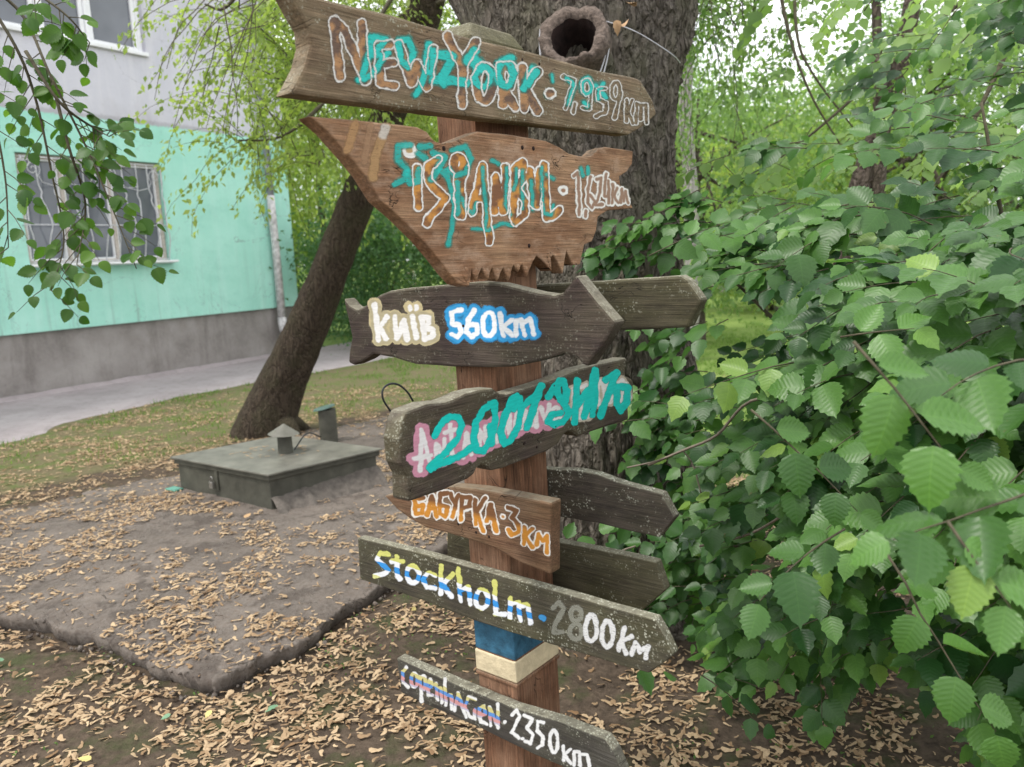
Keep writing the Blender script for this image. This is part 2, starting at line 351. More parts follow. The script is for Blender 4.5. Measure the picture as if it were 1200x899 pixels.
def wall_mat():
    t = NT('painted render'); pos = t.n('TexCoord').outputs['Object']; z = t.n('SeparateXYZ', {0: pos}).outputs[2]
    n1 = t.noise(pos, 1.3, 6, 0.6); n2 = t.noise(pos, 22, 5, 0.7)
    st = t.noise(t.coord((3.5, 3.5, 0.35)), 1.5, 6, 0.7)
    mint = t.mix(t.ramp(n1, 0.3, 0.7), (0.33, 0.66, 0.55), (0.42, 0.74, 0.64)); mint = t.mix(t.ramp(st, 0.5, 0.75, 0, 0.45), mint, (0.52, 0.78, 0.70))
    mint = t.mix(t.ramp(t.noise(t.coord((.7, .7, 1.5)), 2.3, 6, .7), 0.5, 0.72, 0, 0.35), mint, (0.22, 0.50, 0.42))
    lil = t.mix(t.ramp(n1, 0.3, 0.7), (0.52, 0.515, 0.575), (0.60, 0.59, 0.65)); lil = t.mix(t.ramp(st, 0.48, 0.72, 0, 0.55), lil, (0.70, 0.68, 0.71))
    lil = t.mix(t.ramp(t.noise(t.coord((1.1, 1.1, 0.5)), 2.0, 5), 0.52, 0.7, 0, 0.5), lil, (0.42, 0.40, 0.43))
    zz = t.math('ADD', z, t.math('MULTIPLY', t.math('SUBTRACT', n2, 0.5), 0.12))
    f = t.ramp(zz, SPLIT_Z-0.012, SPLIT_Z+0.012)
    c = t.mix(f, mint, lil); edge = t.math('MULTIPLY', t.ramp(zz, SPLIT_Z-0.01, SPLIT_Z), t.ramp(zz, SPLIT_Z+0.04, SPLIT_Z+0.075, 1, 0))
    c = t.mix(t.math('MULTIPLY', edge, 0.45), c, (0.27, 0.255, 0.27))
    c = t.mix(t.ramp(n2, 0.58, 0.75, 0, 0.3), c, (0.3, 0.3, 0.3)); ck = t.math('ABSOLUTE', t.math('SUBTRACT', t.noise(t.coord((.5, .5, .5)), 1.3, 7, .6, 1.0), 0.5)); c = t.mix(t.ramp(ck, 0.0, 0.0025, 0.55, 0), c, (0.2, 0.19, 0.2))
    drip = t.math('MULTIPLY', t.ramp(t.noise(t.coord((7, 7, .25)), 1.6, 6, .7), .55, .7), t.ramp(z, PZ+1.3, PZ, 0, .5)); c = t.mix(drip, c, (0.24, 0.30, 0.27))
    return t.done(t.bsdf(c, 0.9, t.bump(t.math('ADD', n1, t.math('MULTIPLY', n2, 0.4)), 0.5, 0.03), 0.2))
def plinth_mat():
    t = NT('stained cement plinth'); pos = t.n('TexCoord').outputs['Object']
    n1 = t.noise(pos, 1.4, 7, 0.65); n2 = t.noise(pos, 24, 5, 0.7); st = t.noise(t.coord((2.5, 2.5, 0.4)), 1.5, 6, 0.7)
    c = t.mix(t.ramp(n1, 0.35, 0.65), (0.20, 0.18, 0.17), (0.34, 0.315, 0.30)); c = t.mix(t.ramp(st, 0.5, 0.72, 0, 0.6), c, (0.115, 0.098, 0.09))
    c = t.mix(t.ramp(n2, 0.4, 0.75, 0, 0.35), c, (0.33, 0.30, 0.28))
    return t.done(t.bsdf(c, 0.93, t.bump(t.math('ADD', n1, n2), 0.5, 0.02), 0.15))
M_plinth = plinth_mat()
M_white = plain('white window paint', (0.78, 0.78, 0.80), 0.45, var=0.06, scale=12, bump=0.03)
M_oldwood = plain('old cream window paint', (0.50, 0.44, 0.40), 0.7, var=0.25, scale=30, bump=0.3)
M_rail = plain('pale grille paint', (0.55, 0.55, 0.57), 0.5, var=0.25, scale=40)
M_pipe = plain('grey galvanised pipe', (0.36, 0.36, 0.42), 0.5, metal=0.2, var=0.2, scale=8)
M_pipe_old = plain('flaking white pipe paint', (0.52, 0.50, 0.50), 0.8, var=0.45, scale=14, bump=0.5)
M_green_metal = plain('old dark green metal paint', (0.068, 0.066, 0.052), 0.6, var=0.35, scale=9, bump=0.3)
M_lid = plain('grey green lid paint', (0.14, 0.135, 0.112), 0.5, var=0.35, scale=6, bump=0.2)
M_turq = plain('faded turquoise paint', (0.10, 0.26, 0.20), 0.6, var=0.4, scale=25)
M_cap_turq = plain('blue green metal cap paint', (0.085, 0.14, 0.12), 0.5, var=0.35, scale=18)
M_cement = plain('rough cement', (0.11, 0.095, 0.082), 0.95, var=0.35, scale=25, bump=0.8)
M_steel = plain('dull steel', (0.30, 0.29, 0.27), 0.45, metal=0.8, var=0.3, scale=50)
M_wire_dark = plain('black cable rubber', (0.018, 0.020, 0.022), 0.5, var=0.2)
M_wire = plain('pale steel wire', (0.42, 0.42, 0.44), 0.4, metal=0.4, var=0.2)
M_blue = plain('blue post paint', (0.028, 0.098, 0.16), 0.7, var=0.45, scale=30, bump=0.5)
M_cream = plain('cream post paint', (0.56, 0.47, 0.31), 0.7, var=0.18, scale=35, bump=0.5)
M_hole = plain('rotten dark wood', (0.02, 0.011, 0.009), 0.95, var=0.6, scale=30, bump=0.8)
M_rim = plain('callused rim wood', (0.13, 0.10, 0.082), 0.95, var=0.55, scale=70, bump=1.0)
M_dry = plain('dry curled leaf', (0.42, 0.27, 0.15), 0.7, var=0.35, scale=40)
M_stump = bark_mat('grey weathered wood', (0.24, 0.215, 0.20), (0.36, 0.33, 0.31), (0.2, 0.19, 0.15), sc=1.0)
def glass_mat():
    t = NT('window glass'); n = t.noise(t.coord((0.8, 0.8, 0.8)), 1.5, 3)
    c = t.mix(t.ramp(n, 0.3, 0.7), (0.075, 0.085, 0.10), (0.16, 0.17, 0.20))
    return t.done(t.bsdf(c, 0.06, None, 0.6))
M_glass = glass_mat()

# ------------------------------------------------------------------ ground, path, slab
GA, GB = at_z(0, 588), at_z(450, 488); _gd = (GB-GA).normalized(); _gn = Vector((-_gd.y, _gd.x, 0))
def lawn_side(x, y): return (x-GA.x)*_gn.x + (y-GA.y)*_gn.y
def ground_tone(x, y):
    t = sm(lawn_side(x, y), -0.1, 0.8)
    t = np.maximum(t, sm(y, 4.3, 6.0)*sm(x, 0.6, 1.6)*2.0)
    t = np.maximum(t, sm(y, 11.0, 14.0)*2.0)
    return t
def vnoise(x, y, s, seed=0.0):
    # cheap smooth value noise
    x = x*s+seed*17.3; y = y*s+seed*9.1; xi = np.floor(x).astype(int); yi = np.floor(y).astype(int); fx = x-xi; fy = y-yi
    def h(a, b):
        v = np.sin(a*127.1+b*311.7+seed*74.7)*43758.5453; return v-np.floor(v)
    fx = fx*fx*(3-2*fx); fy = fy*fy*(3-2*fy)
    return (h(xi, yi)*(1-fx)+h(xi+1, yi)*fx)*(1-fy)+(h(xi, yi+1)*(1-fx)+h(xi+1, yi+1)*fx)*fy
def fbm(x, y, s, seed=0.0, o=4):
    r = 0; a = 0.5
    for i in range(o): r = r+a*vnoise(x, y, s*2**i, seed+i); a *= 0.5
    return r/0.94
def axis(lo, hi, step, far, g=1.35):
    m = list(np.arange(lo, hi+1e-6, step)); d = step; a = lo
    pre = []
    while a > -far: d *= g; a -= d; pre.append(a)
    d = step; a = hi; post = []
    while a < far: d *= g; a += d; post.append(a)
    return np.array(pre[::-1]+m+post)
gx = axis(-6, 5, 0.045, 900); gy = axis(1.0, 10, 0.045, 900)
X, Y = np.meshgrid(gx, gy); nx, ny = len(gx), len(gy)
tone = ground_tone(X, Y)
near = (np.abs(X) < 14) & (np.abs(Y-6) < 14)
Z = np.where(near, -0.035*fbm(X, Y, 2.2, 1) - 0.018*fbm(X, Y, 14, 2, 2), -0.02)
Z = Z*(1-0.85*sm(lawn_side(X, Y), 0.0, 1.2)*(X < 1.0)) - 0.002
I = np.arange(nx*ny).reshape(ny, nx)
F = np.stack([I[:-1, :-1], I[:-1, 1:], I[1:, 1:], I[1:, :-1]], -1).reshape(-1, 4)
ground = np_obj('ground', np.stack([X, Y, Z], -1).reshape(-1, 3), F, M_ground, tone=tone.ravel(), smooth=True)
tag(ground, kind='structure')

SC_EST = wall_pt(340, 240)[0]
# path along the building: near edge traced, far edge runs under the wall
near_e = [at_z(*p) for p in ((0, 520), (60, 502), (130, 483), (200, 468), (280, 452), (360, 437), (408, 429))]
near_e = [near_e[0]*2-near_e[1]*1.0 + Vector((-2.2, -3.2, 0))] + near_e + [near_e[-1]+DW*14, near_e[-1]+DW*40]
pth = []
cp = curve_pts(near_e, 8); su = [(p-PB).dot(DW) for p in cp]; tv = [(p-PB).dot(NW) for p in cp]
bm = bmesh.new(); rows = []
for u in np.arange(-8, 60, 0.12):
    e = float(np.interp(u, su, tv)) + 0.10*mnoise.noise(Vector((u*1.3, 0, 0)))+0.05*mnoise.noise(Vector((u*5, 3, 0)))
    w0 = -0.2 if u < SC_EST else -0.2
    r_ = []
    for k in (0, 0.03, 0.3, 0.65, 1.0):
        q_ = PB + DW*u + NW*(e*(1-k)+w0*k); r_.append(bm.verts.new((q_.x, q_.y, 0.010 if 0.01 < k else -0.012)))
    rows.append(r_)
for a, b in zip(rows, rows[1:]):
    for k in range(4): bm.faces.new((a[k], a[k+1], b[k+1], b[k]))
path = tag(bm_obj('path', bm, M_path), kind='structure')

# tarred slab with a broken edge round the hatch
SZ = 0.046
sl_px = [(-160, 690), (0, 722), (60, 733), (105, 742), (150, 765), (190, 785), (240, 797), (285, 785), (330, 762), (365, 742), (400, 716), (430, 700), (448, 684), (480, 662), (520, 640), (560, 612), (620, 560), (640, 520), (560, 492), (470, 480), (420, 486), (330, 503), (200, 545), (110, 566), (0, 588), (-160, 618)]
sl = [at_z(x, y, 0.03) for x, y in sl_px]
sl2 = [(p.x, p.y) for p in curve_pts(sl+[sl[0]], 6)]
def poly_dist(Px, Py, poly):
    """signed distance to a polygon: positive inside"""
    d = np.full(Px.shape, 1e9); ins = np.zeros(Px.shape, bool); n = len(poly)
    for i in range(n):
        ax, ay = poly[i]; bx, by = poly[(i+1) % n]; ex, ey = bx-ax, by-ay; L2 = ex*ex+ey*ey+1e-12
        t = np.clip(((Px-ax)*ex+(Py-ay)*ey)/L2, 0, 1)
        d = np.minimum(d, np.hypot(Px-ax-t*ex, Py-ay-t*ey))
        if ay != by:
            c = ((ay > Py) != (by > Py)) & (Px < (bx-ax)*(Py-ay)/(by-ay)+ax); ins ^= c
    return np.where(ins, d, -d)
cut = lambda x0, x1: np.arange(x0, x1, 0.0125)
sx = cut(max(-5.6, min(p[0] for p in sl2)-.1), max(p[0] for p in sl2)+.12); sy = cut(min(p[1] for p in sl2)-.12, max(p[1] for p in sl2)+.1)
def slab_D(X, Y): return poly_dist(X, Y, sl2) + (fbm(X, Y, 4, 3)-0.5)*0.12 + (fbm(X, Y, 22, 4)-.5)*0.045 + (fbm(X, Y, 70, 14, 2)-.5)*0.014
def slab_h(X, Y, D):
    front = sm(-(lawn_side(X, Y)), 0.2, 1.2)
    h = SZ - 0.075*(1-front)*sm(-D, -0.7, 0.0)
    e = sm(-D, -0.20, 0.0)
    h = h + (fbm(X, Y, 3, 5)-.5)*0.035 + (fbm(X, Y, 17, 6)-.5)*(0.014+0.022*e) + (fbm(X, Y, 60, 9, 2)-.5)*(0.005+0.014*e) - 0.02*e*front
    return h
X, Y = np.meshgrid(sx, sy); D = slab_D(X, Y)
Zs = slab_h(X, Y, D); gyd, gxd = np.gradient(poly_dist(X, Y, sl2) + (fbm(X, Y, 4, 3)-0.5)*0.12, 0.0125); gl_ = np.hypot(gxd, gyd)+1e-6
wdt = np.clip(D/-.030, 0, 1); inw = np.where(D < 0, -D + 0.045*wdt**1.5 + (fbm(X, Y, 35, 51, 3)-.5)*.035*wdt, 0); Xo, Yo = X, Y
Zs = np.where(D > 0, Zs, Zs*(1-wdt)+(-0.10)*wdt); X = X+gxd/gl_*inw; Y = Y+gyd/gl_*inw; keep = D > -0.045; I = -np.ones(X.shape, int); I[keep] = np.arange(keep.sum())
V = np.stack([X[keep], Y[keep], Zs[keep]], -1)
q = keep[:-1, :-1] & keep[:-1, 1:] & keep[1:, 1:] & keep[1:, :-1]
F = np.stack([I[:-1, :-1][q], I[:-1, 1:][q], I[1:, 1:][q], I[1:, :-1][q]], -1)
slab = tag(np_obj('pavement_slab', V, F, M_slab, smooth=True), kind='structure'); print('slab', len(V))
# ground shaped to dip along the slab's front edge, for a dark shadow gap
me = ground.data; co = np.empty(len(me.vertices)*3, np.float32); me.vertices.foreach_get('co', co); co = co.reshape(-1, 3)
mm = (np.abs(co[:, 0]) < 7) & (co[:, 1] < 8); dd_ = slab_D(co[mm, 0], co[mm, 1]); co[mm, 2] -= 0.022*np.exp(-((dd_+.01)/.05)**2)*sm(-lawn_side(co[mm, 0], co[mm, 1]), .2, 1.0)
me.vertices.foreach_set('co', co.ravel())

# ------------------------------------------------------------------ building
SC = (wall_pt(340, 240)[0] + wall_pt(349, 352)[0])/2
PZ = (wall_pt(0, 394)[1] + wall_pt(300, 363)[1])/2
TOPZ = 7.2; S0 = -9.0
b_root = empty('apartment_building', PB, math.atan2(DW.y, DW.x))
tag(b_root, 'two storey house end with lilac upper wall, mint green lower wall and grey plinth', 'building')
a, b = wall_pt(187, 191), wall_pt(200, 305); c, d = wall_pt(18, 178), wall_pt(34, 312)
LW = ((c[0]+d[0])/2, (a[0]+b[0])/2, (b[1]+d[1])/2, (a[1]+c[1])/2)      # s0,s1,z0,z1
a = wall_pt(172, 67); b = wall_pt(0, 33)
UW = (wall_pt(-75, 10)[0], a[0], (a[1]+b[1])/2, a[1]+1.45)
print('building', SC, PZ, SPLIT_Z, LW, UW, PB)
ss = sorted([S0, LW[0], LW[1], UW[0], UW[1], SC]); zs = sorted([PZ, LW[2], LW[3], UW[2], UW[3], TOPZ])
bm = bmesh.new(); vv = {}
def gv(i, k, y=0.0):
    key = (round(i, 4), round(k, 4), round(y, 4))
    if key not in vv: vv[key] = bm.verts.new((i, y, k))
    return vv[key]
def inside(s, z): return any(w[0] < s < w[1] and w[2] < z < w[3] for w in (LW, UW))
for i in range(5):
    for k in range(5):
        if ss[i+1]-ss[i] < 1e-5 or zs[k+1]-zs[k] < 1e-5: continue
        if inside((ss[i]+ss[i+1])/2, (zs[k]+zs[k+1])/2): continue
        bm.faces.new((gv(ss[i], zs[k]), gv(ss[i+1], zs[k]), gv(ss[i+1], zs[k+1]), gv(ss[i], zs[k+1])))
for w in (LW, UW):
    y = 0.16
    for (p, q_) in (((w[0], w[2]), (w[1], w[2])), ((w[1], w[2]), (w[1], w[3])), ((w[1], w[3]), (w[0], w[3])), ((w[0], w[3]), (w[0], w[2]))):
        bm.faces.new((gv(*p), gv(*q_), gv(q_[0], q_[1], y), gv(p[0], p[1], y)))
dep = 9.0
bm.faces.new((gv(SC, PZ), gv(SC, TOPZ), gv(SC, TOPZ, dep), gv(SC, PZ, dep)))
bm.faces.new((gv(S0, PZ), gv(S0, TOPZ), gv(S0, TOPZ, dep), gv(S0, PZ, dep)))
bm.faces.new((gv(S0, PZ, dep), gv(SC, PZ, dep), gv(SC, TOPZ, dep), gv(S0, TOPZ, dep)))
bm.faces.new((gv(S0, PZ), gv(SC, PZ), gv(SC, PZ, dep), gv(S0, PZ, dep)))
me = bpy.data.meshes.new('wall'); bm.to_mesh(me); bm.free(); me.materials.append(wall_mat())
link(bpy.data.objects.new('wall', me), b_root)
bm = bmesh.new(); add_box(bm, ((S0+SC)/2, dep/2+0.2, TOPZ+0.1), (SC-S0+0.5, dep+0.8, 0.2)); bm_obj('roof', bm, M_pipe, b_root)
bm = bmesh.new(); add_box(bm, ((S0+SC-0.04)/2, dep/2+0.035, PZ/2-0.1), (SC-S0-0.04, dep-0.04, PZ+0.2)); bm_obj('plinth', bm, M_plinth, b_root)
# broken cement fillet where the path meets the plinth
bm = bmesh.new(); prev = None
for i in range(90):
    s = S0 + (SC-S0)*i/89; w = 0.07+0.05*mnoise.noise(Vector((s*2.3, 1, 0))); h = 0.035+0.02*mnoise.noise(Vector((s*3.1, 4, 0)))
    cur = [bm.verts.new((s, 0.04, h+0.02)), bm.verts.new((s, -w*0.6, h)), bm.verts.new((s, -w*1.5, 0.0))]
    if prev: bm.faces.new((prev[0], cur[0], cur[1], prev[1])); bm.faces.new((prev[1], cur[1], cur[2], prev[2]))
    prev = cur
bm_obj('cement_fillet', bm, M_path, b_root, smooth=True)

def window(w, mull, mat, fw, recess, label, open_top=0.0, sill=True, mull_w=0.05, casement=0.035):
    s0, s1, z0, z1 = w; bm = bmesh.new(); zm = (z0+z1)/2; e = 0.003
    add_box(bm, ((s0+s1)/2, recess, z0+fw/2+e), (s1-s0-2*e, 0.07, fw)); add_box(bm, ((s0+s1)/2, recess, z1-fw/2-e), (s1-s0-2*e, 0.07, fw))
    add_box(bm, (s0+fw/2+e, recess+.001, zm), (fw, 0.072, z1-z0-2*fw-0.004)); add_box(bm, (s1-fw/2-e, recess+.001, zm), (fw, 0.072, z1-z0-2*fw-0.004))
    for m_ in mull: add_box(bm, (m_, recess-0.002, zm), (mull_w, 0.075, z1-z0-2*fw-0.004))
    fr = bm_obj('window', bm, mat, b_root); bevel(fr, 0.006, 1); tag(fr, label)
    ed = [s0+fw] + list(mull) + [s1-fw]
    for i in range(len(ed)-1):
        a_ = ed[i] + (mull_w/2 if i else 0) + 0.002; b_ = ed[i+1] - (mull_w/2 if i < len(ed)-2 else 0) - 0.002
        bm = bmesh.new(); za, zb = z0+fw+0.003, z1-fw-0.003; cw = casement
        add_box(bm, ((a_+b_)/2, recess+0.005, za+cw/2), (b_-a_, 0.05, cw)); add_box(bm, ((a_+b_)/2, recess+0.005, zb-cw/2), (b_-a_, 0.05, cw))
        add_box(bm, (a_+cw/2, recess+0.006, zm), (cw, 0.048, zb-za-2*cw-0.002)); add_box(bm, (b_-cw/2, recess+0.006, zm), (cw, 0.048, zb-za-2*cw-0.002))
        bevel(bm_obj('casement', bm, M_white, fr), 0.004, 1)
        bm = bmesh.new(); add_box(bm, ((a_+b_)/2, recess+0.02, zm), (b_-a_-cw, 0.008, zb-za-cw)); bm_obj('pane', bm, M_glass, fr)
    if sill:
        bm = bmesh.new(); add_box(bm, ((s0+s1)/2, -0.005, z0-0.02), (s1-s0+0.08, 0.29, 0.03), Matrix.Rotation(R_(-6), 3, 'X')); bevel(bm_obj('sill', bm, M_white, fr), 0.004, 1)
    # dim room behind the glass
    return fr
def wx(px, py): return wall_pt(px, py)[0]
window(LW, [wx(80, 250), wx(136, 250)], M_oldwood, 0.055, 0.10, 'old barred ground floor window with cream frame', casement=0.024)
window(UW, [wx(47, 20), wx(106, 35)], M_white, 0.06, 0.10, 'white framed upstairs window', sill=False, casement=0.06)
bm = bmesh.new(); add_box(bm, ((UW[0]+UW[1])/2, -0.01, UW[2]+0.025), (UW[1]-UW[0]+0.02, 0.08, 0.055)); bevel(bm_obj('window_ledge', bm, M_white, b_root), 0.005, 1)

# window grille: bellied bars with bent ends and scrolls
gr_t = Tubes(6); s0, s1, z0, z1 = LW; zr = z0+(z1-z0)*0.36
gr_t.add([(s0+.03, -0.03, z0+.03), (s1-.03, -0.03, z0+.03)], 0.008); gr_t.add([(s0+.03, -0.03, z1-.05), (s1-.03, -0.03, z1-.05)], 0.008)
gr_t.add([(s0-.02, 0.05, zr), (s0-.02, -0.11, zr), (s1+.02, -0.11, zr), (s1+.02, 0.05, zr)], 0.008)
grille = gr_t.obj('window_grille', M_rail, b_root)
nb = 11
for i in range(nb):
    s = s0+0.04+(s1-s0-0.08)*i/(nb-1); k = 0.03*(1 if i % 2 else -1); hgt = z1-z0
    t_ = Tubes(5)
    pts = [(s, -0.03, z0+.03), (s, -0.07, z0+.12*hgt), (s+k*.3, -0.12, z0+.24*hgt), (s+k*1.6, -0.14, z0+.36*hgt), (s+k, -0.11, z0+.48*hgt), (s-k*.2, -0.06, z0+.60*hgt), (s+k*.5, -0.045, z0+.66*hgt), (s-k*.3, -0.03, z0+.74*hgt), (s-k*.4, -0.03, z1-.05)]
    t_.add(curve_pts(pts, 4), 0.0085); t_.obj('bar', M_rail, grille)
for (cs, cz, r_, f) in ((s1-.14, z1-.21, 0.10, 1), (s1-.07, z1-.13, 0.085, -1), (s0+.18, z1-.20, 0.10, -1), (s0+.09, z1-.13, 0.085, 1), ((s0+s1)/2, z1-.19, 0.09, 1), ((s0+s1)/2+.2, z1-.19, 0.09, -1)):
    t_ = Tubes(5); pts = []
    for j in range(26):
        an = j/25*math.pi*3.3; rr = r_*(0.15+0.85*j/25); pts.append((cs+f*rr*math.cos(an), -0.035, cz+rr*math.sin(an)))
    ex = pts[-1]; pts += [(ex[0]-f*.05, -.035, ex[2]-.09), (ex[0]-f*.20, -.035, ex[2]-.13), (ex[0]-f*.36, -.035, ex[2]-.10)]; pts = [(min(max(x_, s0+.02), s1-.02), y_, z_) for x_, y_, z_ in pts]
    t_.add(pts, 0.0055); t_.obj('scroll', M_rail, grille)

# drainpipe near the corner
pp = [wall_pt(283, -60), wall_pt(291, 0), wall_pt(300, 80), wall_pt(306, 140), wall_pt(314, 215)]
t_ = Tubes(14); sp = wall_pt(302, 120)[0]
za, zb = wall_pt(314, 232)[1], TOPZ
t_.add([(sp, -0.10, za), (sp, -0.10, zb)], 0.062)
dp = t_.obj('drainpipe', M_pipe, b_root); tag(dp, 'grey drainpipe with a flaking white lower length')
for zc in (za+0.5, za+1.7, za+2.9):
    bm = bmesh.new(); bmesh.ops.create_cone(bm, cap_ends=False, segments=16, radius1=0.07, radius2=0.07, depth=0.035, matrix=Matrix.Translation((sp, -0.10, zc))); add_box(bm, (sp, -0.02, zc), (0.03, 0.10, 0.02)); bm_obj('bracket', bm, M_pipe, dp)
t_ = Tubes(14); zl = wall_pt(330, 378)[1]
t_.add([(sp, -0.10, za+.03), (sp, -0.10, za-.35), (sp+.01, -0.10, za-.75), (sp, -0.105, zl)], [0.066, 0.068, 0.067, 0.07], 0.04); t_.add([(sp, -0.10, zl+.1), (sp, -0.11, zl-.1), (sp, -0.24, zl-.22)], 0.075)
t_.obj('lower_pipe', M_pipe_old, dp)

# ------------------------------------------------------------------ hatch box with lid, two vents and a padlock
hb = at_z(319, 603, SZ)                      # foot of the front corner
hz = None
for zz in np.arange(0.1, 0.6, 0.002):
    if hz is None or abs((at_z(315, 561, zz)-hb).xy.length) < hz[0]:
        hz = (abs((at_z(315, 561, zz)-hb).xy.length), zz)
HZ = float(hz[1]); print('hatch top', HZ)
ql = [at_z(*p, HZ) for p in ((199, 536), (314, 557), (449, 526))]
ql.append(ql[0]+ql[2]-ql[1])
hc = sum(ql, Vector())/4
h_root = empty('access_hatch', (hc.x, hc.y, SZ)); tag(h_root, 'low metal access hatch with grey green sloping lid and padlock, on the tarred slab', 'hatch')
def rel(p): return Vector((p.x-hc.x, p.y-hc.y, p.z-SZ))
def quad_prism(pts, z0, z1, shrink=1.0):
    bm = bmesh.new(); c_ = Vector((0, 0, 0)); vs0 = []; vs1 = []
    for p in pts:
        q_ = rel(p); q_ = Vector((q_.x*shrink, q_.y*shrink, 0)); vs0.append(bm.verts.new((q_.x, q_.y, z0))); vs1.append(bm.verts.new((q_.x, q_.y, z1)))
    bm.faces.new(vs0[::-1]); bm.faces.new(vs1)
    for i in range(4): bm.faces.new((vs0[i], vs0[(i+1) % 4], vs1[(i+1) % 4], vs1[i]))
    return bm
hh = HZ-SZ
bevel(bm_obj('box', quad_prism(ql, -0.08, hh-0.028, 0.93), M_green_metal, h_root), 0.006)
bevel(bm_obj('rim', quad_prism(ql, hh-0.045, hh-0.012, 0.965), M_green_metal, h_root), 0.004)
bevel(bm_obj('lid', quad_prism(ql, hh-0.010, hh+0.004, 1.0), M_lid, h_root), 0.004)
# cement bedding in front of the right side
f0, f1 = rel(ql[1])*0.935, rel(ql[2])*0.935
bm = bmesh.new(); prev = None; nrm_ = Vector((f1.y-f0.y, -(f1.x-f0.x), 0)).normalized()
for i in range(40):
    p = f0.lerp(f1, i/39); w = 0.08+0.05*mnoise.noise(Vector((i*.3, 0, 0))); h = (0.07+0.05*i/39)+0.02*mnoise.noise(Vector((i*.4, 3, 0)))
    cur = [bm.verts.new((p.x-nrm_.x*.01, p.y-nrm_.y*.01, h)), bm.verts.new((p.x+nrm_.x*w*.4, p.y+nrm_.y*w*.4, h*.8)), bm.verts.new((p.x+nrm_.x*w*1.6, p.y+nrm_.y*w*1.6, -0.03))]
    if prev: bm.faces.new((prev[0], cur[0], cur[1], prev[1])); bm.faces.new((prev[1], cur[1], cur[2], prev[2]))
    prev = cur
bm_obj('cement_bed', bm, M_cement, h_root, smooth=True)
# hasp and padlock on the left face
pl0 = rel(ql[0])*0.93; pf0 = rel(ql[1])*0.93; fdir = (pf0-pl0).normalized(); fn = Vector((fdir.y, -fdir.x, 0))
if fn.dot(Vector((0, -1, 0))) < 0: fn = -fn
pc = pl0.lerp(pf0, 0.42); rotm = Matrix((( fdir.x, -fn.x, 0), (fdir.y, -fn.y, 0), (0, 0, 1)))
def hbox(name, u, z, sz, mat, off=0.006):
    bm = bmesh.new(); c_ = pc + fdir*u + fn*off; add_box(bm, (c_.x, c_.y, z), sz, rotm); return bevel(bm_obj(name, bm, mat, h_root), 0.002, 1)
hbox('hasp', 0.03, hh*0.52, (0.028, 0.012, hh*0.62), M_green_metal)
pk = hbox('padlock', 0.0, hh*0.38, (0.038, 0.02, 0.045), M_steel, 0.028)
t_ = Tubes(6); q0 = pc+fn*0.028; t_.add([(q0.x-fdir.x*.012, q0.y-fdir.y*.012, hh*.38+.02)]+[(q0.x+fdir.x*.012*math.cos(a_), q0.y+fdir.y*.012*math.cos(a_), hh*.38+.045+.012*math.sin(a_)) for a_ in np.linspace(math.pi, 0, 7)]+[(q0.x+fdir.x*.012, q0.y+fdir.y*.012, hh*.38+.02)], 0.0035)
t_.obj('shackle', M_steel, pk)
p_ = pl0 + fn*0.006
bm = bmesh.new(); c_ = pl0.lerp(pf0, 0.03)+fn*0.035; add_box(bm, (c_.x-.03, c_.y, 0.012), (0.12, 0.07, 0.012), rotm); o = bevel(bm_obj('paint_spill', bm, M_turq, h_root), 0.005)

vp = at_z(335, 531, HZ)
v_root = empty('vent_pipe', (vp.x, vp.y, HZ+0.004)); tag(v_root, 'short vent pipe with conical metal cap standing on the hatch lid', 'vent pipe')
sc_ = (vp-CAM).dot(Fv)/FPX
bm = bmesh.new(); bmesh.ops.create_cone(bm, cap_ends=True, segments=24, radius1=8.5*sc_, radius2=8.2*sc_, depth=24*sc_, matrix=Matrix.Translation((0, 0, 12*sc_))); bm_obj('pipe', bm, M_green_metal, v_root, smooth=False)
bm = bmesh.new(); bmesh.ops.create_cone(bm, cap_ends=True, segments=24, radius1=18*sc_, radius2=0.6*sc_, depth=12*sc_, matrix=Matrix.Translation((0, 0, 28.5*sc_)) @ Matrix.Rotation(R_(4), 4, 'Y')); bm_obj('cap', bm, M_lid, v_root)
for a_ in (0.3, 2.4, 4.5):
    t_ = Tubes(4); t_.add([(8*sc_*math.cos(a_), 8*sc_*math.sin(a_), 20*sc_), (11*sc_*math.cos(a_), 11*sc_*math.sin(a_), 26*sc_)], 0.004); t_.obj('strut', M_green_metal, v_root)
vp2 = at_z(386, 517, 0.05); sc2 = (vp2-CAM).dot(Fv)/FPX
v2 = empty('vent_pipe', (vp2.x, vp2.y, 0.0)); tag(v2, 'taller vent pipe with flat tilted blue green cap behind the hatch', 'vent pipe')
bm = bmesh.new(); bmesh.ops.create_cone(bm, cap_ends=True, segments=24, radius1=10.5*sc2, radius2=10.2*sc2, depth=46*sc2, matrix=Matrix.Translation((0, 0, 22*sc2))); bm_obj('pipe', bm, M_green_metal, v2)
bm = bmesh.new(); bmesh.ops.create_cone(bm, cap_ends=True, segments=16, radius1=13*sc2, radius2=12.3*sc2, depth=1.6*sc2, matrix=Matrix.Translation((-3*sc2, 0, 47*sc2)) @ Matrix.Rotation(R_(-12), 4, 'Y')); bm_obj('cap', bm, M_cap_turq, v2)
t_ = Tubes(5); g0 = at_z(345, 527, HZ+.01); g1 = at_z(376, 512, HZ+.05)
t_.add(curve_pts([g0, g0.lerp(g1, .5)+Vector((0, 0, .07)), g1], 8), 0.005)
tag(t_.obj('cable', M_wire_dark), 'thin dark cable arching from the conical vent pipe to the taller one', 'cable')
# small mound of soil at the tree foot

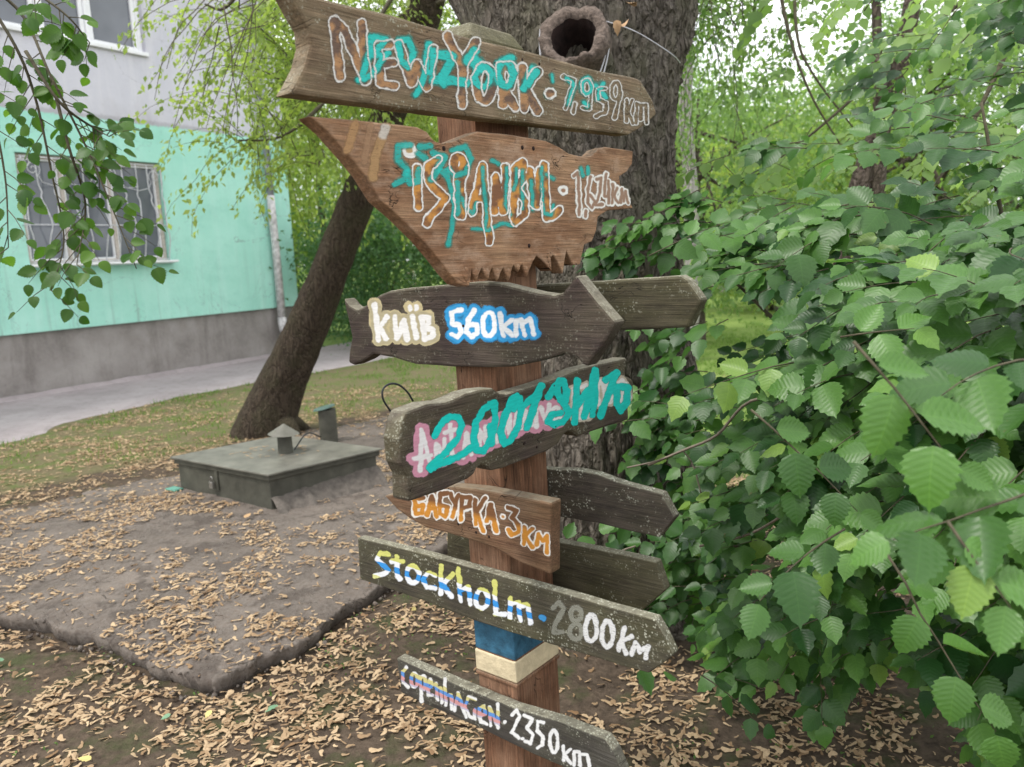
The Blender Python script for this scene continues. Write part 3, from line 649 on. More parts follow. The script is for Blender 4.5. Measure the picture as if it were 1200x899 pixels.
# ------------------------------------------------------------------ signpost
def hdir(px, py):
    r = ray(px, py); return Vector((r.x, r.y, 0)).normalized()
D1 = hdir(1352, 264)                     # runs along the right-hand faces, away from the camera
D2 = Vector((D1.y, -D1.x, 0))            # along the left-hand faces, towards the camera
N1 = D2.copy(); N2 = -D1                 # outward normals of the right-hand and left-hand faces
PC = at_depth(605, 795, 1.82)            # a point on the front corner
def post_w(px_edge, py, corner_px, d):   # width of a face seen at some height
    c_ = at_depth(corner_px, py, 1.82); n_ = Vector((d.y, -d.x, 0)); e_ = on_plane(px_edge, py, c_, n_); return (e_-c_).dot(d)
wl0 = -post_w(560, 790, 605, D2); wr0 = post_w(655, 785, 605, D1)
wl1 = -post_w(513, 140, 558, D2); wr1 = post_w(622, 140, 558, D1)
print('post widths', wl0, wr0, wl1, wr1)
zt = at_depth(548, 40, 1.82).z; ctop = at_depth(549, 40, 1.82); c795 = PC
zbot = -0.25; slope = (ctop-c795)/(ctop.z-c795.z)
cbot = c795 + slope*(zbot-c795.z)
post_root = empty('signpost', (cbot.x, cbot.y+0.1, 0)); OR = Vector(post_root.location)
tag(post_root, 'wooden direction post carrying ten arrow and fish shaped plank signs', 'signpost')
bm = bmesh.new(); rings = []
def ring(z, shrink=0.0):
    t = (z-c795.z)/(ctop.z-c795.z); c_ = c795+slope*(z-c795.z); wl = wl0+(wl1-wl0)*t; wr = wr0+(wr1-wr0)*t
    L_ = c_-D2*wl; Rr = c_+D1*wr; B_ = L_+D1*wr; m_ = (L_+Rr)/2
    return [bm.verts.new(tuple((p-m_)*(1-shrink)+m_-OR)) for p in (c_, Rr, B_, L_)]
nz = 26
for i in range(nz): rings.append(ring(zbot+(zt-zbot)*i/(nz-1)))
rings.append(ring(zt+0.035, 0.28))
for a_, b_ in zip(rings, rings[1:]):
    for i in range(4): bm.faces.new((a_[i], a_[(i+1) % 4], b_[(i+1) % 4], b_[i]))
bm.faces.new(rings[-1]); bm.faces.new(rings[0][::-1])
post = bm_obj('post', bm, M_post, post_root); bevel(post, 0.007)
post.data.materials.append(M_cap)
for p in post.data.polygons:
    if p.center.z > zt-0.12: p.material_index = 1
# carved step and painted bands
def band(name, z0, z1, mat, grow, label=None):
    bm = bmesh.new(); rs = []
    for z in np.linspace(z0, z1, 4):
        t = (z-c795.z)/(ctop.z-c795.z); c_ = c795+slope*(z-c795.z); wl = wl0+(wl1-wl0)*t; wr = wr0+(wr1-wr0)*t
        L_ = c_-D2*wl; Rr = c_+D1*wr; B_ = L_+D1*wr; m_ = (L_+Rr)/2
        rs.append([bm.verts.new(tuple((p-m_)*(1+grow)+m_-OR)) for p in (c_, Rr, B_, L_)])
    for a_, b_ in zip(rs, rs[1:]):
        for i in range(4): bm.faces.new((a_[i], a_[(i+1) % 4], b_[(i+1) % 4], b_[i]))
    bm.faces.new(rs[-1]); bm.faces.new(rs[0][::-1])
    return tag(bevel(bm_obj(name, bm, mat, post_root), 0.004), label)
def z_at(px, py): return on_plane(px, py, c795, Vector((0, 1, 0))).z
zb1 = z_at(604, 775); zb2 = z_at(605, 801); zb0 = z_at(602, 722)
band('painted_band', zb1, zb0, M_blue, 0.015, 'blue painted band'); band('painted_band', zb2, zb1-0.002, M_cream, 0.035, 'cream painted band')
band('carved_collar', zb2-0.012, zb2-0.002, M_post, 0.05)

BOARDS = {}
def board(label, out_px, kind, mat, thick=0.04, off=None, bev=0.005, smooth=0, jit=0.35, seed=1):
    d = D1 if kind == 'R' else D2; n = N1 if kind == 'R' else N2
    P = PC + n*(thick+0.004) if off is None else PC + off
    rr = random.Random(seed)
    pts = [on_plane(x, y, P, n) for x, y in out_px]
    o0 = pts[0]; loc = [((p-o0).dot(d), p.z-o0.z) for p in pts]
    if smooth:
        cc = curve_pts([(x, z, 0) for x, z in loc+[loc[0]]], smooth); loc = [(c_.x, c_.y) for c_ in cc[:-1]]
    dense = []
    for i, (x, z) in enumerate(loc):
        x2, z2 = loc[(i+1) % len(loc)]; L_ = math.hypot(x2-x, z2-z); k = max(1, int(L_/0.03))
        for j in range(k):
            a_ = j/k; w_ = 0 if j == 0 else jit*0.002
            dense.append((x+(x2-x)*a_+rr.uniform(-w_, w_), z+(z2-z)*a_+rr.uniform(-w_, w_)))
    bm = bmesh.new(); f = [bm.verts.new((x, 0, z)) for x, z in dense]; bk = [bm.verts.new((x, thick, z)) for x, z in dense]
    bm.faces.new(f); bm.faces.new(bk[::-1]); m = len(f)
    for i in range(m): bm.faces.new((f[i], f[(i+1) % m], bk[(i+1) % m], bk[i]))
    o = bm_obj('sign_board', bm, mat, post_root); tag(o, label)
    o.location = o0-OR; o.rotation_euler = (0, 0, math.atan2(d.y, d.x)); bevel(o, bev, 2)
    # the checker and renderer want the front bevel only; shade the flats flat
    BOARDS[label] = o; o_info[o] = (o0, d, n, loc)
    return o
o_info = {}
NY = [(335, -14), (361, 33), (363, 52), (357, 76), (347, 96), (338, 110), (436, 122), (510, 132), (560, 138), (640, 147), (700, 154), (737, 158), (756, 147), (770, 134), (765, 117), (751, 94), (745, 91), (700, 82), (620, 60), (540, 41), (470, 20), (390, 1)]
b_ny = board('New York arrow plank with forked tail and turquoise overpaint', NY, 'R', M_ny, 0.042, bev=0.006, seed=2)
IST = [(363, 136), (385, 155), (412, 186), (428, 206), (446, 235), (470, 256), (495, 281), (515, 305), (528, 322), (538, 333), (550, 336), (552, 326), (553, 317), (558, 329), (565, 314), (571, 328), (577, 314), (583, 328), (590, 314), (596, 328), (602, 311), (607, 319), (612, 310), (617, 325), (625, 307), (629, 300), (633, 303), (640, 310), (647, 318), (646, 302), (649, 299), (655, 310), (660, 321), (662, 306), (664, 294), (668, 303), (672, 311), (680, 310), (683, 296), (685, 287), (694, 283), (699, 270), (701, 254), (712, 247), (742, 244), (735, 228), (727, 216), (726, 207), (735, 201), (741, 192), (742, 177), (710, 172), (701, 175), (693, 183), (680, 183), (667, 180), (655, 172), (640, 165), (600, 158), (560, 154), (547, 159), (530, 166), (518, 168), (509, 165), (500, 154), (490, 149), (468, 146), (430, 142), (400, 139)]
b_ist = board('Istanbul plank carved as a toothed fish, warm brown', IST, 'R', M_ist, 0.036, bev=0.003, seed=3)
KYI = [(402, 349), (409, 358), (418, 363), (428, 358), (435, 352), (444, 346), (456, 341), (474, 338), (520, 334), (560, 330), (585, 332), (605, 337), (630, 343), (650, 346), (659, 343), (667, 333), (675, 322), (681, 330), (700, 354), (721, 378), (712, 396), (694, 420), (688, 430), (682, 427), (674, 418), (660, 415), (630, 424), (600, 430), (570, 431), (530, 430), (486, 427), (460, 419), (438, 415), (428, 422), (414, 428), (408, 425), (409, 412), (412, 396), (408, 376)]
b_kyi = board('Kyiv plank cut as a fish with an arrow head, dark stained', KYI, 'L', M_kyi, 0.042, bev=0.006, seed=4)
ANT = [(476, 482), (500, 473), (522, 471), (533, 467), (545, 461), (560, 457), (578, 455), (586, 461), (594, 462), (620, 454), (650, 444), (680, 432), (735, 419), (733, 441), (742, 445), (743, 462), (736, 470), (737, 492), (700, 504), (678, 512), (672, 507), (665, 506), (660, 511), (655, 520), (640, 530), (590, 549), (576, 552), (571, 546), (564, 545), (559, 549), (556, 556), (548, 562), (520, 575), (485, 587), (478, 588), (477, 558), (470, 543), (467, 515), (471, 495)]
b_ant = board('Antananarivo plank with wavy edges and turquoise tag', ANT, 'R', M_ant, 0.046, bev=0.006, seed=5)
BAB = [(450, 581), (470, 577), (500, 571), (530, 570), (560, 573), (600, 580), (646, 589), (645, 640), (645, 674), (610, 660), (580, 643), (548, 632), (524, 625), (500, 619), (480, 608), (465, 597)]
b_bab = board('short reddish brown plank to Baburka with a split lower edge', BAB, 'L', M_bab, 0.04, bev=0.005, seed=6)
STO = [(419, 630), (460, 640), (500, 650), (560, 667), (620, 684), (673, 699), (720, 713), (767, 726), (778, 745), (789, 768), (775, 779), (760, 789), (730, 781), (673, 763), (600, 742), (552, 726), (499, 705), (422, 679)]
b_sto = board('long grey Stockholm arrow plank with striped letters', STO, 'L', M_sto, 0.028, bev=0.003, seed=7)
COP = [(465, 771), (530, 800), (600, 829), (657, 846), (708, 866), (718, 880), (730, 908), (715, 922), (625, 884), (562, 853), (500, 826), (470, 812)]
b_cop = board('lowest charcoal plank to Copenhagen with rainbow striped letters', COP, 'L', M_cop, 0.032, bev=0.003, seed=8)
backP = D1*(wr0+0.012)
BK1 = [(600, 335), (634, 333), (690, 330), (797, 323), (805, 328), (822, 352), (806, 384), (735, 387), (640, 388), (600, 388)]
b1 = board('blank olive arrow plank behind the Kyiv fish', BK1, 'L', M_bk1, 0.038, off=D1*(wr1+0.01), bev=0.006, seed=9)
BK2 = [(560, 545), (645, 550), (675, 551), (700, 556), (730, 567), (775, 579), (790, 607), (772, 630), (740, 623), (700, 613), (645, 604), (560, 590)]
b2 = board('blank lichen speckled arrow plank, upper of the two low ones behind the post', BK2, 'L', M_bk2, 0.03, off=backP, bev=0.003, seed=10)
BK3 = [(524, 611), (590, 622), (653, 635), (700, 644), (760, 657), (768, 659), (779, 692), (752, 716), (700, 703), (640, 690), (580, 680), (524, 668)]
b3 = board('blank grey arrow plank, lower of the two low ones behind the post', BK3, 'L', M_bk1, 0.03, off=backP, bev=0.003, seed=11)

# nails and bolts
def nails(b, pts, r=0.0035, mat=None):
    o0, d, n, _ = o_info[b]
    for x, y in pts:
        p = on_plane(x, y, o0, n); bm = bmesh.new()
        bmesh.ops.create_uvsphere(bm, u_segments=10, v_segments=6, radius=r, matrix=Matrix.Translation(((p-o0).dot(d), 0, p.z-o0.z)) @ Matrix.Diagonal((1, .5, 1, 1)))
        bm_obj('nail', bm, mat or M_hole, b, smooth=True)
nails(b_ny, [(612, 70), (632, 75), (580, 74), (620, 131)]); nails(b_ist, [(612, 173), (625, 174), (620, 288), (520, 174)], 0.005)
nails(b_ant, [(649, 452), (614, 520), (651, 500), (615, 519), (629, 524)], 0.0035); nails(b_kyi, [(543, 382)], 0.004); nails(b_bab, [(558, 624), (537, 614), (573, 629)], 0.0035)
bm = bmesh.new(); o0, d, n, _ = o_info[b_ny]; p = on_plane(594, 57, o0, n)  # pale round bolt head on the top edge of the New York plank
bmesh.ops.create_uvsphere(bm, u_segments=16, v_segments=8, radius=0.014, matrix=Matrix.Translation(((p-o0).dot(d), 0.03, p.z-o0.z)) @ Matrix.Diagonal((1, 1, .8, 1)))
tag(bm_obj('bolt_head', bm, M_cream, b_ny, smooth=True), 'pale round knob on the top edge')
# carved teeth along the jaw of the Istanbul fish, set into the edge
o0, d, n, _ = o_info[b_ist]
for i, (x, y, w_, h_) in enumerate([(546, 322, 11, 22), (558, 321, 6, 17), (571, 321, 6, 16), (583, 321, 6, 16), (596, 321, 6, 16), (607, 314, 5, 11), (617, 318, 5, 14)]):
    p = on_plane(x, y, o0, n); q_ = on_plane(x+w_/2, y, o0, n); u = abs((q_-p).dot(d)); vz = abs((on_plane(x, y+h_/2, o0, n)-p).z)
    bm = bmesh.new(); bmesh.ops.create_uvsphere(bm, u_segments=12, v_segments=8, radius=1, matrix=Matrix.Translation(((p-o0).dot(d), 0.004, p.z-o0.z)) @ Matrix.Diagonal((u, 0.008, vz, 1)))
    for v in bm.verts:
        zrel = (v.co.z-(p.z-o0.z))/vz
        if zrel < 0: v.co.x = (p-o0).dot(d)+(v.co.x-(p-o0).dot(d))*(1+zrel*0.92)
    bm_obj('tooth', bm, M_ist, b_ist, smooth=True)

# ------------------------------------------------------------------ hand-painted lettering: thin skins of paint on the planks
def ell(cx, cy, rx, ry, a0=0, a1=360, n=18):
    return [(cx+rx*math.cos(R_(a0+(a1-a0)*i/n)), cy+ry*math.sin(R_(a0+(a1-a0)*i/n))) for i in range(n+1)]
def paint(b, name, layers, mat, off=0.0006, label=None, pitch=0.0013, blur=1.1):
    o0, d, n, _ = o_info[b]
    allp = [p for L_ in layers for s in L_[0] for p in s]; rmax = max(L_[1] for L_ in layers)+2
    xs = [p[0] for p in allp]; ys = [p[1] for p in allp]
    cs = [on_plane(x, y, o0, n) for x in (min(xs)-rmax, max(xs)+rmax) for y in (min(ys)-rmax, max(ys)+rmax)]
    u = [(c_-o0).dot(d) for c_ in cs]; z = [c_.z-o0.z for c_ in cs]
    U = np.arange(min(u), max(u), pitch); Zz = np.arange(min(z), max(z), pitch); UU, ZZ = np.meshgrid(U, Zz)
    W = np.array(o0)[None, None, :] + UU[..., None]*np.array(d) + ZZ[..., None]*np.array((0, 0, 1.0))
    PX, PY = project(W.reshape(-1, 3)); PX = PX.reshape(UU.shape); PY = PY.reshape(UU.shape)
    # a slightly shaky hand
    PX = PX + (vnoise(PX, PY, 0.16, 5)-.5)*1.5; PY = PY + (vnoise(PX, PY, 0.16, 8)-.5)*1.5
    rgb = np.zeros(UU.shape+(3,)); al = np.zeros(UU.shape)
    for L_ in layers:
        strokes, r, colr = L_[:3]; op = L_[3] if len(L_) > 3 else 1.0; rin = L_[4] if len(L_) > 4 else None
        D_ = np.full(UU.shape, 1e3)
        for s in strokes:
            if len(s) == 1: s = [s[0], (s[0][0]+.01, s[0][1])]
            x0, x1 = min(p[0] for p in s)-r-3, max(p[0] for p in s)+r+3; y0, y1 = min(p[1] for p in s)-r-3, max(p[1] for p in s)+r+3
            m = (PX > x0) & (PX < x1) & (PY > y0) & (PY < y1)
            if not m.any(): continue
            px, py = PX[m], PY[m]; dm = D_[m]
            for (ax, ay), (bx, by) in zip(s, s[1:]):
                ex, ey = bx-ax, by-ay; t = np.clip(((px-ax)*ex+(py-ay)*ey)/(ex*ex+ey*ey+1e-9), 0, 1)
                dm = np.minimum(dm, np.hypot(px-ax-t*ex, py-ay-t*ey))
            D_[m] = dm
        D_ = D_ + (vnoise(PX, PY, 0.13, 12+r)-.5)*r*0.32 + (vnoise(PX, PY, 0.45, 3)-.5)*1.0*min(1, r/3)
        a_ = np.clip((r-D_)/blur+0.5, 0, 1)*op
        if rin is not None: a_ = a_*np.clip((D_-rin)/blur+0.5, 0, 1)
        c_ = colr(PX, PY, D_) if callable(colr) else np.array(colr)[None, None, :]
        na = a_+al*(1-a_); rgb = np.where(na[..., None] > 1e-4, (c_*a_[..., None]+rgb*(al*(1-a_))[..., None])/np.maximum(na, 1e-4)[..., None], c_)
        al = na
    on = al > 0.01; q = on[:-1, :-1] | on[:-1, 1:] | on[1:, 1:] | on[1:, :-1]
    I = np.arange(UU.size).reshape(UU.shape)
    F = np.stack([I[:-1, :-1][q], I[:-1, 1:][q], I[1:, 1:][q], I[1:, :-1][q]], -1); used = np.unique(F); rm = -np.ones(UU.size, int); rm[used] = np.arange(len(used))
    V = np.stack([UU.ravel(), np.full(UU.size, -off), ZZ.ravel()], -1)[used]; C = np.concatenate([rgb.reshape(-1, 3), al.reshape(-1, 1)], 1)[used]
    o = np_obj(name, V, rm[F], mat, parent=b, col=C); return tag(o, label)

WH = (0.72, 0.70, 0.66); TEAL = (0.015, 0.56, 0.50); TEALD = (0.02, 0.30, 0.25); BLUE = (0.03, 0.30, 0.62); TAN = (0.46, 0.38, 0.22); PINK = (0.60, 0.27, 0.36); YEL = (0.58, 0.58, 0.17)
def mottle(a, b, s=0.22, seed=1):
    a = np.array(a); b = np.array(b)
    def f(px, py, d):
        k = np.clip((fbm(px, py, s, seed, 3)-.38)*4, 0, 1)[..., None]; return a*(1-k)+b*k
    return f
ORB = mottle((0.40, 0.21, 0.09), (0.13, 0.075, 0.05), 0.12, 2)
ORI = mottle((0.58, 0.26, 0.05), (0.20, 0.085, 0.035), 0.12, 4)

# New York
ny = [[(391, 24), (397, 90)], [(392, 24), (403, 36), (428, 94)], [(423, 28), (425, 62), (429, 94)], [(457, 52), (443, 54), (446, 98), (462, 101)], [(446, 76), (460, 73)],
      [(466, 52), (474, 78), (482, 97), (488, 76), (500, 102), (507, 58)], [(523, 42), (541, 76)], [(557, 50), (541, 76), (541, 122)], ell(567, 98, 10, 20), [(586, 80), (589, 122)], [(586, 78), (596, 77), (602, 88), (597, 101), (588, 103), (603, 126)], [(611, 80), (614, 128)], [(629, 84), (613, 108)], [(616, 104), (629, 130)]]
nyn = [[(659, 90), (672, 94), (662, 127)], [(673, 122), (671, 132)], ell(687, 102, 5, 8), [(692, 102), (690, 128), (682, 126)], [(709, 104), (700, 105), (700, 117), (709, 121), (709, 132), (698, 136)], ell(721, 107, 5, 10), [(727, 108), (720, 138)], [(734, 117), (733, 142)], [(740, 118), (735, 130), (741, 144)], [(745, 144), (746, 121), (750, 123), (750, 140), (751, 123), (756, 124), (757, 144)]]
paint(b_ny, 'lettering', [(ny, 5.4, ORB)], P_worn, 0.0004, label='patchy orange fill of the New York letters')
paint(b_ny, 'letter_outline', [(ny, 6.6, WH, 0.95, 4.7)], P_worn, 0.0016, label='white outline of the New York letters')
paint(b_ny, 'distance_lettering', [([ell(644, 110, 3, 2)], 4.6, WH), ([ell(644, 110, 3, 2)], 2.5, ORB), (nyn, 3.4, WH, 0.85, 1.9)], P_worn, 0.0016, label='faded outlined figures 7,959 km')
tny = [([[(434, 44), (433, 60), (424, 90)], [(437, 44), (452, 46), (438, 64), (450, 66), (438, 84)], [(421, 94), (436, 88)]], 5.0), ([[(455, 62), (448, 68)], [(466, 48), (478, 46), (484, 62), (478, 78), (469, 70), (466, 50)], [(502, 52), (500, 66), (497, 90), (491, 104), (487, 111)], [(508, 60), (506, 86), (498, 84), (500, 60)]], 4.6),
       ([[(513, 64), (529, 66), (527, 76), (517, 92), (519, 98)], [(508, 94), (530, 95), (546, 97)], [(549, 68), (556, 76), (563, 82)], [(548, 72), (556, 60)]], 6.2), ([ell(565, 90, 9, 12), [(556, 68), (573, 84)]], 5.0), ([ell(592, 86, 9, 14), [(584, 76), (598, 68)]], 6.0), ([[(624, 80), (613, 104)], [(628, 84), (618, 100)]], 5.0),
       ([[(646, 88), (647, 96)], ell(644, 110, 5, 4)], 2.6), ([[(664, 92), (672, 100), (666, 122)], ell(687, 101, 6, 9), [(688, 124), (684, 120)], [(698, 100), (709, 114)], [(706, 98), (700, 116)]], 3.4)]
paint(b_ny, 'graffiti', [(s, r+0.6, TEALD, 0.55) for s, r in tny]+[(s, r-1.2, TEAL, 0.85) for s, r in tny], P_worn, 0.0010, 'turquoise overpaint scrawled across New York')

# Istanbul
st = [[(488, 196), (490, 242)], [(513, 186), (501, 196), (501, 212), (514, 226), (521, 232), (512, 246), (501, 257), (500, 261)], ell(537, 192, 6, 8), [(545, 198), (539, 214), (541, 252)], [(536, 206), (537, 252)], [(552, 248), (560, 214), (565, 194), (568, 230), (573, 284)], [(556, 234), (567, 232)], [(579, 248), (580, 208), (590, 248), (592, 196)],
      [(601, 256), (603, 198), (612, 190), (613, 206), (605, 222), (615, 236), (614, 252), (603, 260)], [(620, 200), (624, 238), (628, 242), (632, 200)], [(637, 194), (640, 256), (648, 252), (655, 246)]]
paint(b_ist, 'lettering', [(st, 4.8, ORI), ([ell(480, 176, 4, 5)], 4.6, (0.78, 0.76, 0.72)), ([[(480, 176)]], 4.0, (0.45, 0.30, 0.13))], P_new, 0.0004, label='orange fill of the Istanbul letters')
paint(b_ist, 'letter_outline', [(st, 5.9, (0.80, 0.78, 0.74), 1.0, 4.1)], P_new, 0.0016, label='white outline of the Istanbul letters')
sn = [[(672, 206), (677, 202), (679, 252)], [(686, 248), (686, 254)], [(692, 208), (689, 222), (689, 238), (694, 244), (697, 236), (691, 228)], [(699, 210), (704, 208), (703, 224), (698, 240), (706, 240)], [(710, 204), (708, 230), (713, 230)], [(713, 212), (713, 238)], [(717, 238), (718, 216)], [(723, 220), (719, 230), (724, 238)], [(727, 238), (728, 222), (731, 236), (733, 224), (736, 238)]]
paint(b_ist, 'distance_lettering', [([ell(660, 223, 2.5, 3)], 3.2, (0.78, 0.76, 0.72)), ([[(660, 223)]], 2.4, (0.30, 0.16, 0.09)), (sn, 3.7, (0.78, 0.75, 0.70)), (sn, 1.9, (0.30, 0.18, 0.12))], P_new, label='outlined figures 1,624 km')
ti = [([[(480, 170), (466, 171), (465, 186), (476, 198), (474, 210), (462, 216)], [(492, 172), (504, 171)], [(490, 180), (498, 186)]], 4.2), ([[(478, 202), (480, 214), (490, 212), (491, 198)]], 4.6), ([[(505, 210), (512, 200), (520, 184), (508, 180)]], 4.6), ([[(530, 176), (545, 172), (552, 186), (546, 202), (532, 206), (526, 198)]], 3.6), ([[(522, 200), (528, 220), (532, 240), (530, 262), (525, 286)], [(536, 214), (536, 250)], [(524, 208), (516, 200)]], 3.4),
      ([[(541, 232), (546, 246), (554, 250), (558, 238)], [(565, 196), (567, 222), (570, 250), (568, 270)], [(576, 188), (584, 192)], [(553, 268), (572, 270), (586, 262), (600, 264)], [(594, 196), (592, 240), (598, 252)], [(605, 198), (604, 214), (601, 222)], [(612, 200), (612, 244)], [(622, 212), (624, 246)], [(634, 196), (636, 250), (646, 252), (648, 240)], [(640, 205), (648, 210)]], 2.5), ([[(681, 198), (683, 206)], [(689, 196), (689, 204)]], 2.6)]
paint(b_ist, 'graffiti', [(s, r+.7, TEALD, 0.5) for s, r in ti]+[(s, r-.8, TEAL, 0.55) for s, r in ti], P_worn, 0.0010, 'turquoise overpaint scrawled across Istanbul')
stripe_s = [[(416, 145), (412, 160), (407, 176)]]; st2 = [[(434, 147), (430, 168), (426, 190)]]; st3 = [[(453, 149), (446, 164), (439, 186), (437, 208)]]
paint(b_ist, 'tail_stripes', [(stripe_s, 5.2, (0.44, 0.25, 0.11), 0.8), (st2, 4.2, (0.40, 0.235, 0.13), 0.7), (st3, 5.4, (0.42, 0.25, 0.11), 0.9), ([[(452, 150), (449, 158)]], 5.2, (0.55, 0.51, 0.46), 0.85)], P_worn, label='faded orange and white stripes on the tail', blur=3)

# Kyiv
k1 = [[(439, 357), (444, 398)], [(453, 371), (444, 386)], [(446, 384), (453, 397)], [(463, 371), (465, 396), (474, 376), (477, 397)], [(484, 372), (488, 396)], [(494, 372), (498, 397), (507, 394), (507, 386), (497, 384), (503, 379), (502, 372), (495, 372)]]; k1d = [[(480, 360), (480.5, 362)], [(488, 359), (488.5, 361)]]
paint(b_kyi, 'lettering', [(k1, 8.2, (0.50, 0.42, 0.24)), (k1d, 6.6, (0.50, 0.42, 0.24)), (k1, 6.7, (0.40, 0.35, 0.22)), (k1, 3.3, (0.76, 0.75, 0.74)), (k1d, 3.0, (0.76, 0.75, 0.74))], P_new, label='white lettering Kyiv on a tan halo')
k2 = [[(541, 363), (529, 366), (531, 380), (539, 380), (541, 389), (536, 395), (530, 392)], [(557, 364), (549, 374), (547, 389), (553, 395), (560, 390), (559, 381), (550, 381)], ell(573, 380, 7, 14), [(586, 367), (590, 393)], [(600, 375), (590, 383), (600, 393)], [(605, 393), (605, 376), (611, 375), (615, 392)], [(615, 378), (621, 374), (626, 391)]]
paint(b_kyi, 'distance_lettering', [(k2, 8.0, (0.02, 0.20, 0.42)), (k2, 6.7, BLUE), (k2, 2.9, (0.80, 0.82, 0.84))], P_new, label='white 560km on a bright blue halo')

# Antananarivo
an = [[(492, 552), (494, 506)], [(494, 504), (503, 540)], [(485, 538), (505, 533)], [(511, 540), (511, 520), (520, 538), (521, 514)], [(527, 498), (530, 534)], [(521, 507), (534, 503)], [(542, 536), (547, 508), (552, 532)], [(544, 525), (551, 523)], [(561, 528), (562, 504), (570, 522), (569, 500)], [(573, 521), (577, 497), (582, 518)], [(575, 512), (581, 510)], [(589, 512), (589, 490), (597, 508), (597, 486)], [(602, 506), (605, 484), (610, 502)], [(615, 500), (615, 482), (620, 484), (617, 490), (623, 498)], [(628, 500), (628, 480)], [(634, 478), (640, 496), (644, 474)], ell(651, 485, 5, 8)]
a2 = [[(662, 480), (667, 479)], [(672, 456), (673, 490)], [(681, 454), (687, 452), (685, 468), (680, 490), (689, 488)], ell(704, 461, 5, 14), ell(714, 458, 5, 13), [(722, 470), (723, 450), (729, 446)], [(728, 470), (732, 450), (737, 466)]]
paint(b_ant, 'lettering', [(an, 8.8, PINK), (an, 2.7, (0.78, 0.76, 0.76))], P_new, label='white lettering Antananarivo on a pink halo')
paint(b_ant, 'distance_lettering', [(a2, 5.6, (0.50, 0.43, 0.34)), (a2, 3.0, (0.76, 0.73, 0.71))], P_new, label='white distance figures on a tan halo')
ta = [[(509, 511), (519, 493), (528, 488), (537, 489), (541, 499), (537, 512), (522, 530), (504, 546)], [(503, 549), (518, 542), (535, 536), (553, 524)], [(575, 474), (566, 480), (558, 494), (554, 514), (558, 528), (566, 528), (576, 512), (580, 492), (579, 472), (574, 473)], [(574, 500), (576, 520)],
      [(602, 480), (605, 464), (600, 468), (592, 484), (586, 506), (590, 520), (598, 516), (606, 500), (610, 482), (609, 466)], [(615, 474), (626, 464), (634, 452), (626, 476), (617, 502)], [(642, 466), (650, 452), (660, 447), (655, 446)], [(652, 450), (653, 462), (661, 473), (664, 458), (661, 450)], [(660, 473), (667, 484), (660, 494), (648, 498), (641, 494), (646, 486), (656, 484)], [(676, 445), (673, 495)], [(696, 434), (692, 456), (685, 488)], [(697, 434), (697, 460), (694, 486)], [(675, 476), (689, 458)], [(709, 445), (722, 437), (712, 464), (703, 487)], [(723, 453), (722, 474), (727, 482), (734, 472), (735, 454), (724, 453)]]
paint(b_ant, 'graffiti', [(ta, 4.1, (0.01, 0.58, 0.52))], P_new, 0.0012, 'turquoise tag painted over the Antananarivo lettering')

# Baburka
ba = [[(497, 584), (486, 584), (487, 602), (495, 601), (496, 592), (487, 593)], [(501, 603), (506, 581), (512, 606)], [(503, 595), (510, 596)], [(524, 578), (516, 579), (515, 602), (522, 605), (525, 594), (516, 592)], [(528, 579), (534, 592)], [(537, 580), (530, 606)], [(540, 609), (542, 582), (551, 583), (551, 594), (542, 596)], [(557, 586), (558, 614)], [(569, 583), (559, 600), (567, 623)], [(571, 611), (575, 591), (582, 623)], [(573, 606), (579, 608)]]
ba2 = [[(595, 595), (606, 598), (600, 607), (608, 614), (608, 623), (600, 627), (596, 621)], [(615, 617), (614, 637)], [(624, 619), (616, 628), (624, 641)], [(629, 638), (631, 625), (636, 634), (641, 628), (641, 647)]]
def orb(px, py, d):
    t = np.clip((py-(596+0.25*(px-530)))/7+.5, 0, 1)[..., None]; return np.array((0.17, 0.075, 0.03))*(1-t)+np.array((0.52, 0.22, 0.03))*t
paint(b_bab, 'lettering', [(ba, 4.3, WH), (ba, 2.8, orb)], P_new, label='orange Cyrillic lettering in a white outline')
paint(b_bab, 'distance_lettering', [([[(589, 605)]], 3.6, WH), ([[(589, 605)]], 1.8, (0.4, 0.18, 0.04)), (ba2, 4.2, WH), (ba2, 2.7, orb)], P_new, label='orange 3 km in a white outline')

# Stockholm
so = [[(455, 650), (446, 648), (442, 655), (450, 663), (456, 668), (450, 672), (439, 675)], [(465, 652), (466, 676), (469, 679)], [(459, 658), (472, 658)], ell(484, 673, 7, 10), [(510, 674), (502, 671), (496, 679), (500, 688), (510, 689)], [(517, 663), (517, 696)], [(531, 673), (519, 684), (529, 699)], [(537, 667), (540, 704)], [(540, 692), (549, 688), (551, 708)], ell(565, 702, 7, 11), [(580, 682), (581, 719), (592, 720)], [(598, 701), (598, 724)], [(599, 707), (608, 706), (610, 727)], [(611, 710), (619, 709), (622, 731)]]
def stc(px, py, d):
    dy = py-(668+0.335*(px-463)); o = np.zeros(px.shape+(3,)); o[:] = (0.74, 0.76, 0.80)
    o[np.abs(dy) < 3.6] = (0.04, 0.27, 0.66); o[dy < -9.5] = YEL; o[dy > 13] = (0.60, 0.60, 0.25)
    return o
paint(b_sto, 'lettering', [(so, 2.9, stc)], P_new, label='Stockholm in white letters banded blue and yellow')
s2 = [[(648, 712), (655, 706), (661, 713), (650, 733), (650, 741), (659, 741)], ell(675, 720, 6, 8), ell(675, 740, 7, 9)]; s3 = [ell(693, 736, 6.5, 15), ell(712, 743, 6.5, 15), [(732, 736), (725, 762)], [(740, 746), (728, 752), (734, 766)], [(740, 766), (745, 753), (751, 764), (760, 757), (757, 771)]]
